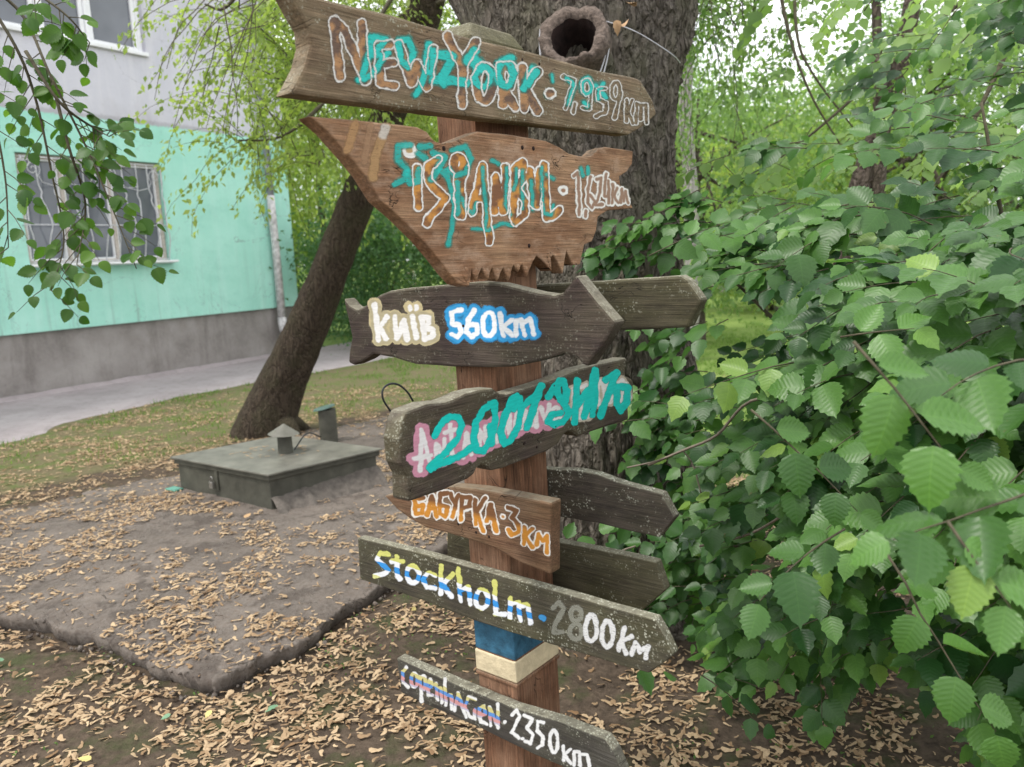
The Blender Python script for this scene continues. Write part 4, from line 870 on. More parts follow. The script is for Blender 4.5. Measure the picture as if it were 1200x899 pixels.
paint(b_sto, 'distance_lettering', [(s2, 3.0, (0.36, 0.36, 0.30), 0.6), (s3, 2.9, (0.66, 0.66, 0.66))], P_worn, label='faded figures 2800 km'); paint(b_sto, 'painted_dot', [([[(635, 724), (637, 725)]], 3.4, (0.05, 0.28, 0.60))], P_new, label='blue dot')

# Copenhagen
co = [[(476, 782), (472, 787), (473, 800), (479, 805)], ell(486, 797, 3.6, 8), [(492, 793), (495, 822)], ell(496, 800, 3, 8), [(501, 807), (507, 803), (504, 796), (500, 804), (503, 815), (508, 815)], [(511, 801), (513, 820)], [(512, 806), (517, 806), (518, 823)], [(521, 796), (523, 826)], [(524, 815), (529, 814), (530, 831)], [(533, 832), (537, 812), (546, 840)], [(535, 824), (542, 826)], [(557, 820), (549, 817), (545, 828), (550, 839), (557, 842), (557, 832)], [(563, 838), (569, 836), (567, 827), (562, 830), (563, 846), (570, 848)], [(575, 850), (574, 829), (584, 853), (583, 825)]]
def rb(px, py, d):
    dy = py-(797+0.455*(px-487)); o = np.zeros(px.shape+(3,)); o[:] = (0.70, 0.70, 0.70)
    o[(dy > -8) & (dy <= -2.5)] = (0.55, 0.50, 0.22); o[(dy > -2.5) & (dy <= 2)] = (0.10, 0.25, 0.58); o[(dy > 2) & (dy <= 6.5)] = (0.55, 0.27, 0.27); o[(dy > 6.5) & (dy < 9)] = (0.45, 0.42, 0.52)
    return o
paint(b_cop, 'lettering', [(co, 2.1, rb)], P_new, label='Copenhagen in white letters with a rainbow stripe')
c2 = [[(600, 838), (605, 832), (609, 839), (600, 858), (608, 865)], [(614, 838), (624, 842), (618, 853), (625, 861), (622, 871), (615, 869)], [(637, 847), (630, 845), (630, 856), (636, 863), (636, 873), (630, 876)], ell(649, 869, 4.5, 13), [(660, 874), (661, 891)], [(668, 878), (661, 884), (669, 894)], [(673, 896), (673, 881), (679, 882), (680, 897)], [(681, 884), (688, 884), (691, 899)]]
paint(b_cop, 'distance_lettering', [([[(592, 846)], [(612, 866)]], 2.2, (0.72, 0.72, 0.72)), (c2, 2.1, (0.72, 0.72, 0.72))], P_new, label='white figures 2.350 km')

# black cable loop behind the Antananarivo plank
o0, d, n, _ = o_info[b_ant]
t_ = Tubes(6); lp = [(459, 484), (449, 468), (449, 456), (457, 450), (467, 451), (477, 459), (484, 470)]
t_.add(curve_pts([on_plane(x, y, o0-n*0.055, n) for x, y in lp], 6), 0.0022)
tag(t_.obj('cable_loop', M_wire_dark), 'thin black cable looping up behind the Antananarivo plank', 'cable')

# ------------------------------------------------------------------ leaf templates
def leaf_template(rows=18, pleat=0.05, curl=0.25, fold=0.25, wide=0.36, tip=1.0):
    """toothed pointed leaf lying in xy, stalk at the origin, growing along +y, length 1"""
    V = []; UV = []
    for i in range(rows+1):
        v = i/rows; w = wide*(math.sin(math.pi*min(1, v**0.78))**0.72)*(1-0.25*v**3) if 0 < v < 1 else (0.02 if v == 0 else 0.0)
        if v > 0.86: w *= (1-v)/0.14*0.75+0.25*(1-v)/0.14
        serr = 1.0 if i % 2 == 0 else 0.84
        for j, u in enumerate((-1, -0.5, 0, 0.5, 1)):
            wj = u*w*(serr if abs(u) == 1 else 1)
            yy = v + (0.02 if abs(u) == 1 and i % 2 == 0 else 0) - abs(u)*w*0.10
            z = abs(u)*w*fold - curl*v*v + (pleat*w*(1 if i % 2 else -1)*(0.4 if abs(u) == 1 else 1 if u else 0.0))
            V.append((wj, yy, z)); UV.append((0.5+0.5*u*w/wide*0.9, v))
    F = []
    for i in range(rows):
        for j in range(4):
            a = i*5+j; F.append((a, a+1, a+6, a+5))
    return np.array(V), np.array(F), np.array(UV)
LT = [leaf_template(16, 0.06, c, f, w) for c, f, w in ((0.12, 0.2, 0.43), (0.38, 0.1, 0.47), (0.02, 0.32, 0.40), (0.25, -0.12, 0.45))]
LT1 = [leaf_template(8, 0.06, c, f, w) for c, f, w in ((0.12, 0.2, 0.43), (0.38, 0.1, 0.47), (0.02, 0.32, 0.40), (0.25, -0.12, 0.45))]
def mini_leaf(curl=0.15):
    V = np.array([(0, 0, 0), (0.26, 0.45, 0.06), (0, 0.5, -0.03), (-0.26, 0.45, 0.06), (0, 1.0, -curl)], float)
    return V, np.array([(0, 1, 4, 2), (0, 2, 4, 3)]), np.array([(.5, 0), (1, .5), (.5, .5), (0, .5), (.5, 1)])
def frames(dirs, normals):
    """rotation matrices whose y axis is dirs and z axis is near normals"""
    y = dirs/np.linalg.norm(dirs, axis=1, keepdims=True); z = normals - y*np.sum(normals*y, 1, keepdims=True); z /= np.linalg.norm(z, axis=1, keepdims=True)+1e-9
    x = np.cross(y, z); return np.stack([x, y, z], -1)
def scatter(tmpl, M, P, S, tone):
    V, F, UV = tmpl; n = len(P)
    W = np.einsum('nij,kj->nki', M, V)*S[:, None, None]+P[:, None, :]
    FF = (F[None]+np.arange(n)[:, None, None]*len(V)).reshape(-1, F.shape[1])
    return W.reshape(-1, 3), FF, np.tile(UV, (n, 1)), np.repeat(tone, len(V))
def merge(parts):
    Vs, Fs, Us, Ts = [], [], [], []; k = 0
    for V, F, U, T in parts:
        Vs.append(V); Fs.append(F+k); Us.append(U); Ts.append(T); k += len(V)
    return np.concatenate(Vs), np.concatenate(Fs), np.concatenate(Us), np.concatenate(Ts)
def rnd_dirs(n, up=0.0):
    v = rng.normal(size=(n, 3)); v /= np.linalg.norm(v, axis=1, keepdims=True); v[:, 2] += up; return v/np.linalg.norm(v, axis=1, keepdims=True)

# ------------------------------------------------------------------ big trees
def loft_trunk(secs, name, mat, parent, sides=72, seg=10, relief=0.02, kink=(9, 1.6), sq=1.0):
    """secs: (centre Vector, radius); ridged bark in the mesh"""
    C_ = curve_pts([s[0] for s in secs], seg); Rr = np.interp(np.linspace(0, len(secs)-1, len(C_)), range(len(secs)), [s[1] for s in secs])
    V = []; m = len(C_)
    for i, c in enumerate(C_):
        t = (C_[min(i+1, m-1)]-C_[max(i-1, 0)]).normalized(); a_ = Vector((1, 0, 0)); a_ = (a_-t*a_.dot(t)).normalized(); b_ = t.cross(a_)
        for j in range(sides):
            an = 2*math.pi*j/sides; dv = a_*math.cos(an)+b_*math.sin(an); q = Vector((math.cos(an)*kink[0]*Rr[i], math.sin(an)*kink[0]*Rr[i], c.z*kink[1]))
            h = mnoise.noise(q*1.0)*1.0 + abs(mnoise.noise(q*2.7+Vector((0, 0, 4))))*1.4 - 0.5 + mnoise.noise(Vector((math.cos(an)*1.4, math.sin(an)*1.4, c.z*.7+9)))*1.8
            V.append(c+dv*(Rr[i]+relief*h))
    F = [(i*sides+j, i*sides+(j+1) % sides, (i+1)*sides+(j+1) % sides, (i+1)*sides+j) for i in range(m-1) for j in range(sides)]
    return np_obj(name, np.array([tuple(v-Vector(parent.location)) for v in V]), np.array(F), mat, parent, smooth=True)

bt_Y = 3.45
base = at_depth(715, 735, bt_Y)
bt = empty('elm_tree', (base.x, base.y, 0)); tag(bt, 'thick old tree with rough grey bark and a hollow branch stub, behind the signpost', 'tree')
def sec(px, py, rpx, Y): c_ = at_depth(px, py, Y); return (c_, rpx*Y/FPX/Fv.y)
secs = [(Vector((base.x, base.y, -0.25)), 0.62), (Vector((base.x, base.y, 0.0)), 0.52), sec(713, 650, 110, 3.45), sec(710, 560, 104, 3.45), sec(704, 430, 104, 3.45), sec(695, 300, 99, 3.45), sec(687, 200, 100, 3.45), sec(682, 100, 106, 3.45), sec(682, 20, 122, 3.5), sec(676, -60, 135, 3.6), sec(670, -140, 120, 3.7), sec(664, -400, 110, 3.9)]
loft_trunk(secs, 'trunk', M_bark, bt, 260, 30, 0.024, (26, 4.5))
rr_ = Vector(bt.location)
# second bole forking off to the left
loft_trunk([sec(640, 60, 70, 3.5), sec(600, -10, 62, 3.55), sec(565, -90, 58, 3.6), sec(520, -330, 50, 3.7)], 'limb', M_bark, bt, 48, 10, 0.016)
# hollow branch stub
s0_ = at_depth(690, 110, 3.2); s1_ = at_depth(672, 41, 2.92); ax = (s1_-s0_).normalized(); a_ = ax.orthogonal().normalized(); b_ = ax.cross(a_)
bm = bmesh.new(); rings = []
for k, (t_, r_) in enumerate([(-.3, .15), (0.0, .135), (.35, .122), (.7, .118), (.9, .125), (1.0, .122), (1.02, .105), (0.97, .085), (.8, .078), (.45, .07), (.2, .06)]):
    ring_ = []
    for j in range(56):
        an = 2*math.pi*j/56; dv = a_*math.cos(an)+b_*math.sin(an); nn = mnoise.noise(Vector((math.cos(an)*1.5, math.sin(an)*1.5, k*.5)))+0.22*mnoise.noise(dv*6+Vector((k, 0, 0)))
        rim = 0.02*mnoise.noise(dv*3.0+Vector((3, 1, 2))) if 3 <= k <= 7 else 0
        ring_.append(bm.verts.new(s0_+(s1_-s0_)*t_ + ax*rim + dv*r_*(1+0.15*nn)*(0.98+0.05*mnoise.noise(dv*14+Vector((0, k*1.3, 0))))-rr_))
    rings.append(ring_)
for x, y in zip(rings, rings[1:]):
    for j in range(56): bm.faces.new((x[j], x[(j+1) % 56], y[(j+1) % 56], y[j]))
bm.faces.new(rings[-1])
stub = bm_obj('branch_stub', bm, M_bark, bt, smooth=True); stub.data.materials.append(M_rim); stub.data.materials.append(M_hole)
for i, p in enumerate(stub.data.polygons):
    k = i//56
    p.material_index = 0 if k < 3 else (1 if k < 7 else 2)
tag(stub, 'hollow sawn branch stub with a callused rim')
# wires hung on the stub
for side, pts in ((1, [(706, 30), (713, 48), (712, 66), (706, 92)]), (1, [(703, 34), (710, 52), (708, 70), (700, 94)]), (-1, [(634, 34), (633, 48), (634, 70)])):
    t_ = Tubes(5); t_.add(curve_pts([at_depth(x, y, 2.90 if side > 0 else 3.0) for x, y in pts], 6), 0.0035 if side > 0 else 0.006)
    tag(t_.obj('wire_loop', M_wire), {0: ''}.get(0) or ('pale wire strip hanging left of the hollow stub' if side < 0 else ('outer pale wire loop hanging right of the hollow stub' if pts[0][0] == 706 else 'inner pale wire loop hanging right of the hollow stub')), 'wire')
t_ = Tubes(5); t_.add(curve_pts([at_depth(x, y, Y) for x, y, Y in ((700, 22, 2.95), (740, 35, 2.96), (770, 52, 2.98), (790, 66, 3.02), (797, 74, 3.2))], 6), 0.0022)
tag(t_.obj('wire', M_wire), 'thin wire stretched over the bark from the hollow stub to the right', 'wire')
def curled(px, py, Y, size, label, seed):
    V, F, UV = leaf_template(8, 0.1, 0.5, 0.6, 0.36); rr2 = random.Random(seed); c_ = at_depth(px, py, Y)
    M = np.array(Matrix.Rotation(rr2.uniform(0, 6), 3, 'X') @ Matrix.Rotation(rr2.uniform(0, 6), 3, 'Z')); V = V@M.T*size
    o = np_obj('dry_leaf', V, F, M_dry, uv=UV, smooth=True); o.location = c_; tag(o, label, 'leaf'); return o
curled(722, 24, 2.90, 0.045, 'larger curled dry leaf caught on the wire beside the hollow stub', 3); curled(727, 29, 2.90, 0.03, 'small curled dry leaf caught on the wire just under the larger one', 5)
curled(746, 2, 3.02, 0.04, 'curled dry leaf stuck to the bark at the top edge', 9)

lt_b = at_z(309, 505)
lt = empty('leaning_tree', (lt_b.x, lt_b.y, 0)); tag(lt, 'smooth dark trunk leaning steeply to the right beyond the hatch', 'tree')
Yb = lt_b.y
ls = [(Vector((lt_b.x-.12, lt_b.y, -0.25)), 0.36), sec(310, 500, 40, Yb), sec(328, 455, 33, Yb-.02), sec(349, 410, 29.5, Yb-.1), sec(374, 350, 27, Yb-.2), sec(399, 285, 25, Yb-.3), sec(430, 205, 23, Yb-.4), sec(456, 132, 21.5, Yb-.5), sec(478, 70, 22, Yb-.6), sec(496, 15, 24, Yb-.7), sec(512, -40, 22, Yb-.8), sec(560, -200, 18, Yb-1)]
ls = [(a_, r_*0.84) for a_, r_ in ls]
loft_trunk(ls, 'trunk', M_bark2, lt, 64, 12, 0.012, (12, 2.2))
for i, (px, py, l, w) in enumerate([(352, 498, 22, 6), (345, 505, 30, 5)]):
    t_ = Tubes(10); p0 = at_z(330, 497, 0.08)-Vector(lt.location); p1 = at_z(px, py, 0.03)-Vector(lt.location); t_.add([p0, p0.lerp(p1, .6)+Vector((0, 0, .03)), p1+(p1-p0)*0.5-Vector((0, 0, .06))], [0.12, 0.08, 0.03]); t_.obj('root', M_bark2, lt)

# ------------------------------------------------------------------ weeping branches with small leaves
def weeping(name, label, parent_pts, strands, leaf, mat, tw, nleaf_step, group=None, cat='branch', droop=0.5, bare=False):
    """parent_pts: list of main boughs (world), strands: list of (start, dir, length)"""
    root = empty(name, parent_pts[0][0]); tag(root, label, cat, group); o_ = Vector(root.location)
    T = Tubes(5)
    for b_ in parent_pts: T.add([p-o_ for p in curve_pts(b_, 6)], list(np.linspace(tw*3, tw, len(curve_pts(b_, 6)))))
    T.obj('bough', M_twig, root)
    T = Tubes(3); P = []; Dd = []
    for st_, dr, ln in strands:
        p = Vector(st_); dv = Vector(dr).normalized(); n_ = max(4, int(ln/0.12)); pts = [p.copy()]
        for i in range(n_):
            dv = (dv + Vector((random.gauss(0, .16), random.gauss(0, .16), -droop*0.35))).normalized(); p = p+dv*ln/n_; pts.append(p.copy())
            if not bare or random.random() < bare:
                k = max(1, int(ln/n_/nleaf_step))
                for j in range(k):
                    P.append(pts[-2].lerp(p, (j+random.random())/k)); sd_ = dv.cross(Vector((0, 0, 1)))*(1 if j % 2 else -1); Dd.append(dv*0.6+sd_*0.9+Vector((0, 0, -.35)))
        T.add([q-o_ for q in pts], list(np.linspace(tw*.8, tw*.3, len(pts))))
    T.obj('twigs', M_twig, root)
    if P:
        P = np.array(P)-np.array(o_)+rng.normal(0, .035, (len(P), 3)); Dd = np.array(Dd)+rng.normal(0, .35, (len(P), 3)); N = rnd_dirs(len(P), .9)
        V, F, U, Tn = scatter(mini_leaf(), frames(Dd, N), P, leaf*rng.uniform(.55, 1.15, len(P)), rng.uniform(0, .85, len(P)))
        o = np_obj('foliage', V, F, mat, root, uv=U, tone=Tn); o['kind'] = 'stuff'
    return root
def strand_field(n, x0, x1, y0, y1, Y0, Y1, l0, l1, dx=0.2):
    out = []
    for _ in range(n):
        Y = random.uniform(Y0, Y1); out.append((at_depth(random.uniform(x0, x1), random.uniform(y0, y1), Y), (random.uniform(-dx-.3, dx), random.uniform(-.3, .3), random.uniform(-.2, .5)), random.uniform(l0, l1)))
    return out
bA = [at_depth(x, y, Y) for x, y, Y in ((470, -20, 6.3), (420, 60, 6.1), (380, 120, 6.0), (330, 160, 5.9), (275, 165, 5.8))]
bB = [at_depth(x, y, Y) for x, y, Y in ((520, 0, 6.6), (450, 30, 6.8), (400, 90, 7.0), (360, 140, 7.2))]
fld = strand_field(65, 325, 420, -60, 110, 6.0, 7.6, 0.8, 1.6) + strand_field(150, 390, 570, -60, 130, 7.6, 9.2, 0.9, 2.1) + strand_field(30, 325, 380, 60, 200, 6.2, 7.5, .6, 1.0)
weeping('weeping_branch', 'yellow green weeping branches hanging from the leaning tree behind the two top signs', [bA, bB], fld, 0.062, M_fol_light, 0.006, 0.013)
fl2 = [(at_depth(x, y, 5.8), (random.uniform(-.6, .1), 0, random.uniform(-.2, .4)), l) for x, y, l in ((275, 165, .55), (265, 170, .7), (285, 160, .5), (300, 165, .9), (310, 160, 1.0), (322, 165, 1.1), (332, 160, 1.2), (315, 180, .8), (297, 175, .6), (262, 168, .35), (340, 150, 1.3), (330, 175, .9), (305, 200, .7))]
weeping('weeping_branch', 'light green leafy spray hanging in front of the drainpipe', [[bA[2], bA[3], bA[4]]], fl2, 0.058, M_fol_light, 0.004, 0.014)
bC = [at_depth(x, y, 5.2) for x, y in ((330, -60), (290, -20), (262, 10), (240, 5))]
fl3 = [(at_depth(x, y, 5.2+random.uniform(-.3, .3)), (random.uniform(-.5, .3), random.uniform(-.2, .2), random.uniform(-.4, .2)), l) for x, y, l in ((240, 0, .6), (250, 0, .75), (262, 5, .8), (270, -5, .6), (285, -10, .8), (295, -15, .95), (305, -10, 1.0), (315, -5, .9), (300, 5, .7), (325, -10, 1.1), (280, 10, .5), (257, 30, .5), (310, 30, .7))]
weeping('weeping_branch', 'nearly bare drooping twigs in front of the lilac wall', [bC], fl3, 0.04, M_fol_light, 0.006, 0.03, bare=0.13)
# foliage sprays right of the trunk
bD = [at_depth(x, y, 6.5) for x, y in ((760, -80), (810, -30), (860, -20), (900, 10))]
weeping('weeping_branch', 'green weeping foliage hanging just right of the thick trunk', [bD], strand_field(120, 775, 900, -120, 60, 5.0, 7.5, 0.9, 1.8, .1), 0.055, M_fol_mid, 0.006, 0.015)
bE = [at_depth(x, y, Y) for x, y, Y in ((905, -60, 4.6), (925, 40, 4.5), (950, 110, 4.4), (985, 170, 4.3))]; bF = [at_depth(x, y, Y) for x, y, Y in ((930, -40, 4.9), (935, 45, 4.8), (955, 90, 4.7), (1000, 150, 4.6))]
weeping('weeping_branch', 'thin dark hanging branches with sparse pale leaves in the bright gap right of the trunk', [bE, bF], strand_field(26, 880, 1080, -60, 120, 4.4, 6.5, 0.4, 1.0, .3), 0.07, M_fol_mid, 0.004, 0.03)

# ------------------------------------------------------------------ background trees and bushes
def bg_tree(name, label, x, y, h, cr, leaf, n, mat, trunk_r=0.16, base_z=0.35, group=None, cat='tree', bark=None, clumps=26, squash=1.0, gap=1.0, lean=0):
    root = empty(name, (x, y, 0)); tag(root, label, cat, group); bark = bark or M_bark_far
    zc = h*(base_z+1)/2; rz_ = h*(1-base_z)/2
    T = Tubes(9); top = Vector((lean, 0, h*0.8)); pts = [Vector((0, 0, -.2)), Vector((lean*.25, 0, h*.2)), Vector((lean*.55, .1, h*.5)), top]
    if trunk_r > 0.03: T.add(curve_pts(pts, 5), list(np.linspace(trunk_r, trunk_r*.25, 16)), 0.06)
    C_ = []
    for i in range(clumps):
        d_ = rnd_dirs(1)[0]*rng.uniform(.45, 1)**.6; C_.append((d_[0]*cr+lean*.6, d_[1]*cr, zc+d_[2]*rz_*squash))
    for c_ in C_[:16]:
        a_ = pts[2].lerp(top, random.random()*.8) if random.random() < .6 else pts[1].lerp(pts[2], random.random())
        cv = Vector(c_); T.add([a_, a_.lerp(cv, .5)+Vector((0, 0, .1*h*.3)), cv], [trunk_r*.35, trunk_r*.2, trunk_r*.08])
    T.obj('trunk' if trunk_r > 0.03 else 'stems', bark, root)
    n = int(n*1.4); C_ = np.array(C_); idx = rng.integers(0, clumps, n); sg = cr*0.24*gap
    P = C_[idx]+rng.normal(0, 1, (n, 3))*np.array([sg, sg, sg*.75]); P[:, 2] = np.maximum(P[:, 2], 0.03)
    tone_c = rng.uniform(0, 1, clumps)
    V, F, U, Tn = scatter(mini_leaf(), frames(rnd_dirs(n, -.3), rnd_dirs(n, 1.0)), P, leaf*1.12*rng.uniform(.6, 1.3, n), np.clip(tone_c[idx]*.6+rng.uniform(0, .35, n), 0, .84))
    o = np_obj('crown', V, F, mat, root, uv=U, tone=Tn); o['kind'] = 'stuff'
    return root
def gx_(px, Y): r = ray(px, 300); return r.x/r.y*Y
# bushes and trees seen left of the post
for px, Y, h, cr, lf, n, mat, lab, kw in [
    (455, 15, 2.9, 1.5, .08, 9000, M_fol_dark, 'dark green rounded bush beyond the leaning trunk', dict(base_z=.02, trunk_r=.03, cat='bush')),
    (405, 17.5, 2.2, 1.1, .08, 6000, M_fol_dark, 'smaller dark bush by the path past the house corner', dict(base_z=.02, trunk_r=.03, cat='bush')),
    (525, 17, 3.4, 1.7, .09, 8000, M_fol_mid, 'mid green tall bush behind the Kyiv sign', dict(base_z=.02, trunk_r=.03, cat='bush')),
    (380, 22, 7.5, 2.3, .12, 12000, M_fol_light, 'yellow green tree just past the house corner', dict(base_z=.12)),
    (450, 24, 8.5, 2.8, .12, 13000, M_fol_light, 'bright spring green tree behind the leaning trunk', dict(base_z=.15)),
    (560, 27, 9.5, 3.2, .13, 12000, M_fol_mid, 'tall mid green tree behind the top of the signpost', dict(base_z=.15)),
    (345, 34, 8.0, 3.2, .14, 9000, M_fol_mid, 'distant green tree behind the house corner', dict(base_z=.1)),
    (500, 40, 11, 4.5, .18, 11000, M_fol_light, 'far pale green tree between the leaning and thick trunks', dict(base_z=.05)),
    (820, 13, 4.8, 1.9, .09, 9000, M_fol_mid, 'leafy green tree right behind the thick trunk', dict(base_z=.1, trunk_r=.1)),
    (900, 19, 5.2, 2.6, .12, 11000, M_fol_light, 'sunlit yellow green tree in the gap right of the trunk', dict(base_z=.12)),
    (860, 28, 6.5, 3.2, .15, 10000, M_fol_mid, 'distant mid green tree right of the thick trunk', dict(base_z=.05)),
    (990, 24, 5.0, 3.0, .14, 9000, M_fol_light, 'low spreading yellow green tree behind the shrub', dict(base_z=.08)),
    (1085, 17, 6.2, 2.6, .12, 10000, M_fol_mid, 'green tree behind the upper right of the shrub', dict(base_z=.1)),
    (1180, 21, 8.5, 3.2, .14, 10000, M_fol_dark, 'dark green tree beyond the right edge', dict(base_z=.05)),
    (960, 38, 7, 5, .2, 9000, M_fol_mid, 'far green tree closing the view behind the shrub', dict(base_z=.02)),
    (1120, 42, 7.5, 5.5, .2, 9000, M_fol_light, 'far pale tree closing the view on the right', dict(base_z=.02)),
    (700, 36, 10, 5, .2, 7000, M_fol_mid, 'far green tree hidden mostly behind the thick trunk', dict(base_z=.02)),
    ]:
    nm = 'bush' if kw.get('cat') == 'bush' else 'tree'
    bg_tree('leafy_'+nm, lab, gx_(px, Y), Y, h, cr, lf, n, mat, **kw)
# leaning and pale trunks glimpsed through the shrub
for nm, lab, pts, r_, mat in [
    ('leaning_tree', 'brown forked trunk leaning right, glimpsed above the shrub', [(985, 330, 8), (1010, 215, 8), (1035, 140, 8), (1058, 60, 8), (1080, -60, 8)], .12, M_bark_far),
    ('thin_tree', 'thin dark upright trunk in the bright gap, beside the leaning one', [(1032, 170, 7.9), (1026, 100, 7.9), (1028, 40, 7.9), (1022, -60, 7.9)], .06, M_bark_far),
    ('birch_tree', 'pale grey trunk just right of the thick tree', [(812, 330, 11), (808, 200, 11), (803, 130, 11), (806, 60, 11), (800, -60, 11)], .10, M_pale_bark)]:
    p3 = [at_depth(*p) for p in pts]; p3 = [Vector((p3[0].x-.1, p3[0].y, -0.1))]+p3; T = Tubes(14); o_ = p3[0]
    T.add([p-o_ for p in curve_pts(p3, 6)], list(np.linspace(r_*1.2, r_*.6, len(curve_pts(p3, 6)))), .05); o = T.obj(nm, mat); o.location = o_; tag(o, lab, 'tree')
sp_ = at_z(925, 363)
stp = empty('tree_stump', (sp_.x, sp_.y, 0)); tag(stp, 'weathered grey stump on the bright grass seen through the shrub', 'stump')
bm = bmesh.new(); k_ = sp_.y/FPX
bmesh.ops.create_cone(bm, cap_ends=True, segments=14, radius1=17*k_, radius2=10*k_, depth=34*k_, matrix=Matrix.Translation((0, 0, 16*k_)))
for v in bm.verts: v.co += Vector((random.uniform(-1, 1), random.uniform(-1, 1), random.uniform(-1, 1)))*k_*1.5
bm_obj('trunk', bm, M_stump, stp)
ph = at_z(898, 372)
bh = empty('bird_table', (ph.x, ph.y, 0)); tag(bh, 'small bird table with a pinkish roof on a thin pole, left of the stump', 'bird table'); k_ = ph.y/FPX
T = Tubes(6); T.add([(0, 0, 0), (0, 0, 26*k_)], 2*k_); T.obj('pole', M_twig, bh)
bm = bmesh.new(); bmesh.ops.create_cone(bm, cap_ends=True, segments=4, radius1=13*k_, radius2=2*k_, depth=14*k_, matrix=Matrix.Translation((0, 0, 33*k_))); bm_obj('roof', bm, plain('faded pink board', (.30, .22, .2), .8), bh)

# ------------------------------------------------------------------ the broad-leaved shrub on the right
def leaf_objects(root, leaves, mat, nobj, variants, bigmesh_name='foliage'):
    """leaves: dict arrays P,D,N,S,tone in world coordinates; the nobj showing largest become parts"""
    P, Dd, N, S, tn = leaves; M = frames(Dd, N); o_ = np.array(root.location)
    px, py = project(P); dist = (P-np.array(CAM))@np.array(Fv); vis = (px > -10) & (px < 1210) & (py > -10) & (py < 910)
    face = np.abs(np.einsum('ni,ni->n', M[:, :, 2], (P-np.array(CAM))/np.linalg.norm(P-np.array(CAM), axis=1, keepdims=True)))
    # how little is in front of it: crude screen grid depth test
    gxi = np.clip((px/14).astype(int), 0, 90); gyi = np.clip((py/14).astype(int), 0, 70); near_ = np.full((91, 71), 1e9); np.minimum.at(near_, (gxi, gyi), dist)
    hid = dist - near_[gxi, gyi] > 0.22
    size = S/dist*(0.3+face)*np.where(vis, 1, 0)*np.where(hid, 0.25, 1)
    order = np.argsort(-size); big = order[:nobj]; rest = order[nobj:]
    meshes = {}
    for i in big:
        v = int(i) % len(variants); tq = round(float(tn[i])*7)/7
        key = (v, tq)
        if key not in meshes: V, F, U = variants[v]; meshes[key] = np_mesh('leaf', V, F, mat, uv=U, tone=np.full(len(V), tq), smooth=True)
        o = bpy.data.objects.new('leaf', meshes[key]); m = Matrix([list(M[i][r])+[0] for r in range(3)]+[[0, 0, 0, 1]])
        link(o, root); o.matrix_local = Matrix.Translation(P[i]-o_) @ m @ Matrix.Scale(float(S[i]), 4)
    parts = []
    for k in range(4):
        r_ = rest[rest % 4 == k]
        farm = dist[r_] > 2.0
        for sel, T_ in ((~farm, LT1[k]), (farm, LT1[k])):
            q = r_[sel]
            if len(q): parts.append(scatter(T_, M[q], P[q]-o_, S[q], tn[q]))
    V, F, U, Tn = merge(parts); o = np_obj(bigmesh_name, V, F, mat, root, uv=U, tone=Tn, smooth=True); o['kind'] = 'stuff'
    print('leaves', len(P))
def spray(T, P0, d0, length, leaf, out, droop=0.25, facing=None, o_=Vector(), tw=0.0014, tone_base=None, n=None):
    """one twig with alternate leaves in a flat spray"""
    n = n or max(4, int(length/(leaf*0.42))); d = d0.normalized(); p = P0.copy(); pts = [p.copy()]
    up = (Vector((0, 0, 1)) if facing is None else facing).normalized(); tb = random.uniform(.0, .75) if tone_base is None else tone_base
    for i in range(n):
        d = (d+Vector((random.gauss(0, .07), random.gauss(0, .07), -droop/n+random.gauss(0, .05)))).normalized(); p = p+d*length/n; pts.append(p.copy())
        sd_ = d.cross(up).normalized()*(1 if i % 2 else -1); f = i/(n-1)
        ld = d*random.uniform(.5, .9)+sd_*random.uniform(.7, 1.0)*(1-.6*(f > .93))+Vector((0, 0, -random.uniform(0, .35)))
        sz = leaf*(0.72+0.45*math.sin(math.pi*min(1, f*.8+.15)))*random.uniform(.8, 1.12)
        st = ld.normalized()*sz*0.10
        nn = up*1.0+Vector((random.gauss(0, .28), random.gauss(0, .28), random.gauss(0, .2)))
        out.append((tuple(p+st), tuple(ld), tuple(nn), sz, min(1, max(0, tb+random.gauss(0, .12)+(0.35 if f > .85 and random.random() < .25 else 0)))))
    T.add([q-o_ for q in pts], list(np.linspace(tw*1.5, tw*.5, len(pts))))
sb = at_z(1120, 800)
shrub_base = Vector((1.75, 2.35, 0))
shrub = empty('elm_shrub', shrub_base); tag(shrub, 'big broad leaved green shrub filling the right side beside the signpost', 'shrub')
T = Tubes(6); OUT = []
# region of the photo it fills: (x, y, depth, leaf) control patches
def shrub_depth(px, py):
    # nearer to the right middle, farther to the upper left
    d_ = np.interp(px, [720, 800, 880, 980, 1100, 1250, 1400], [2.75, 2.55, 2.1, 1.7, 1.4, 1.25, 1.2])
    d_ += np.interp(py, [-50, 100, 230, 330, 620, 800, 900], [1.5, 1.15, .65, .1, 0, .25, .4])
    return d_
edge = [(735, 236), (760, 225), (820, 200), (850, 150), (900, 130), (960, 130), (1000, 60), (1030, -10), (1040, -60), (1420, -60), (1420, 900), (1230, 900), (1185, 880), (1150, 800), (1090, 770), (1000, 790), (950, 800), (900, 840), (860, 830), (820, 790), (745, 775), (738, 720), (760, 650), (800, 600), (810, 540), (775, 520), (700, 520), (690, 480), (745, 450), (760, 400), (735, 330), (690, 290), (725, 250)]
def inside_pts(n):
    X_ = rng.uniform(690, 1420, n); Y_ = rng.uniform(-60, 900, n); d_ = poly_dist(X_, Y_, edge); return [(a_, b_, c_) for a_, b_, c_ in zip(X_, Y_, d_) if c_ > 6]
extra = [(random.uniform(742, 860), random.uniform(450, 800), 20) for _ in range(120)]
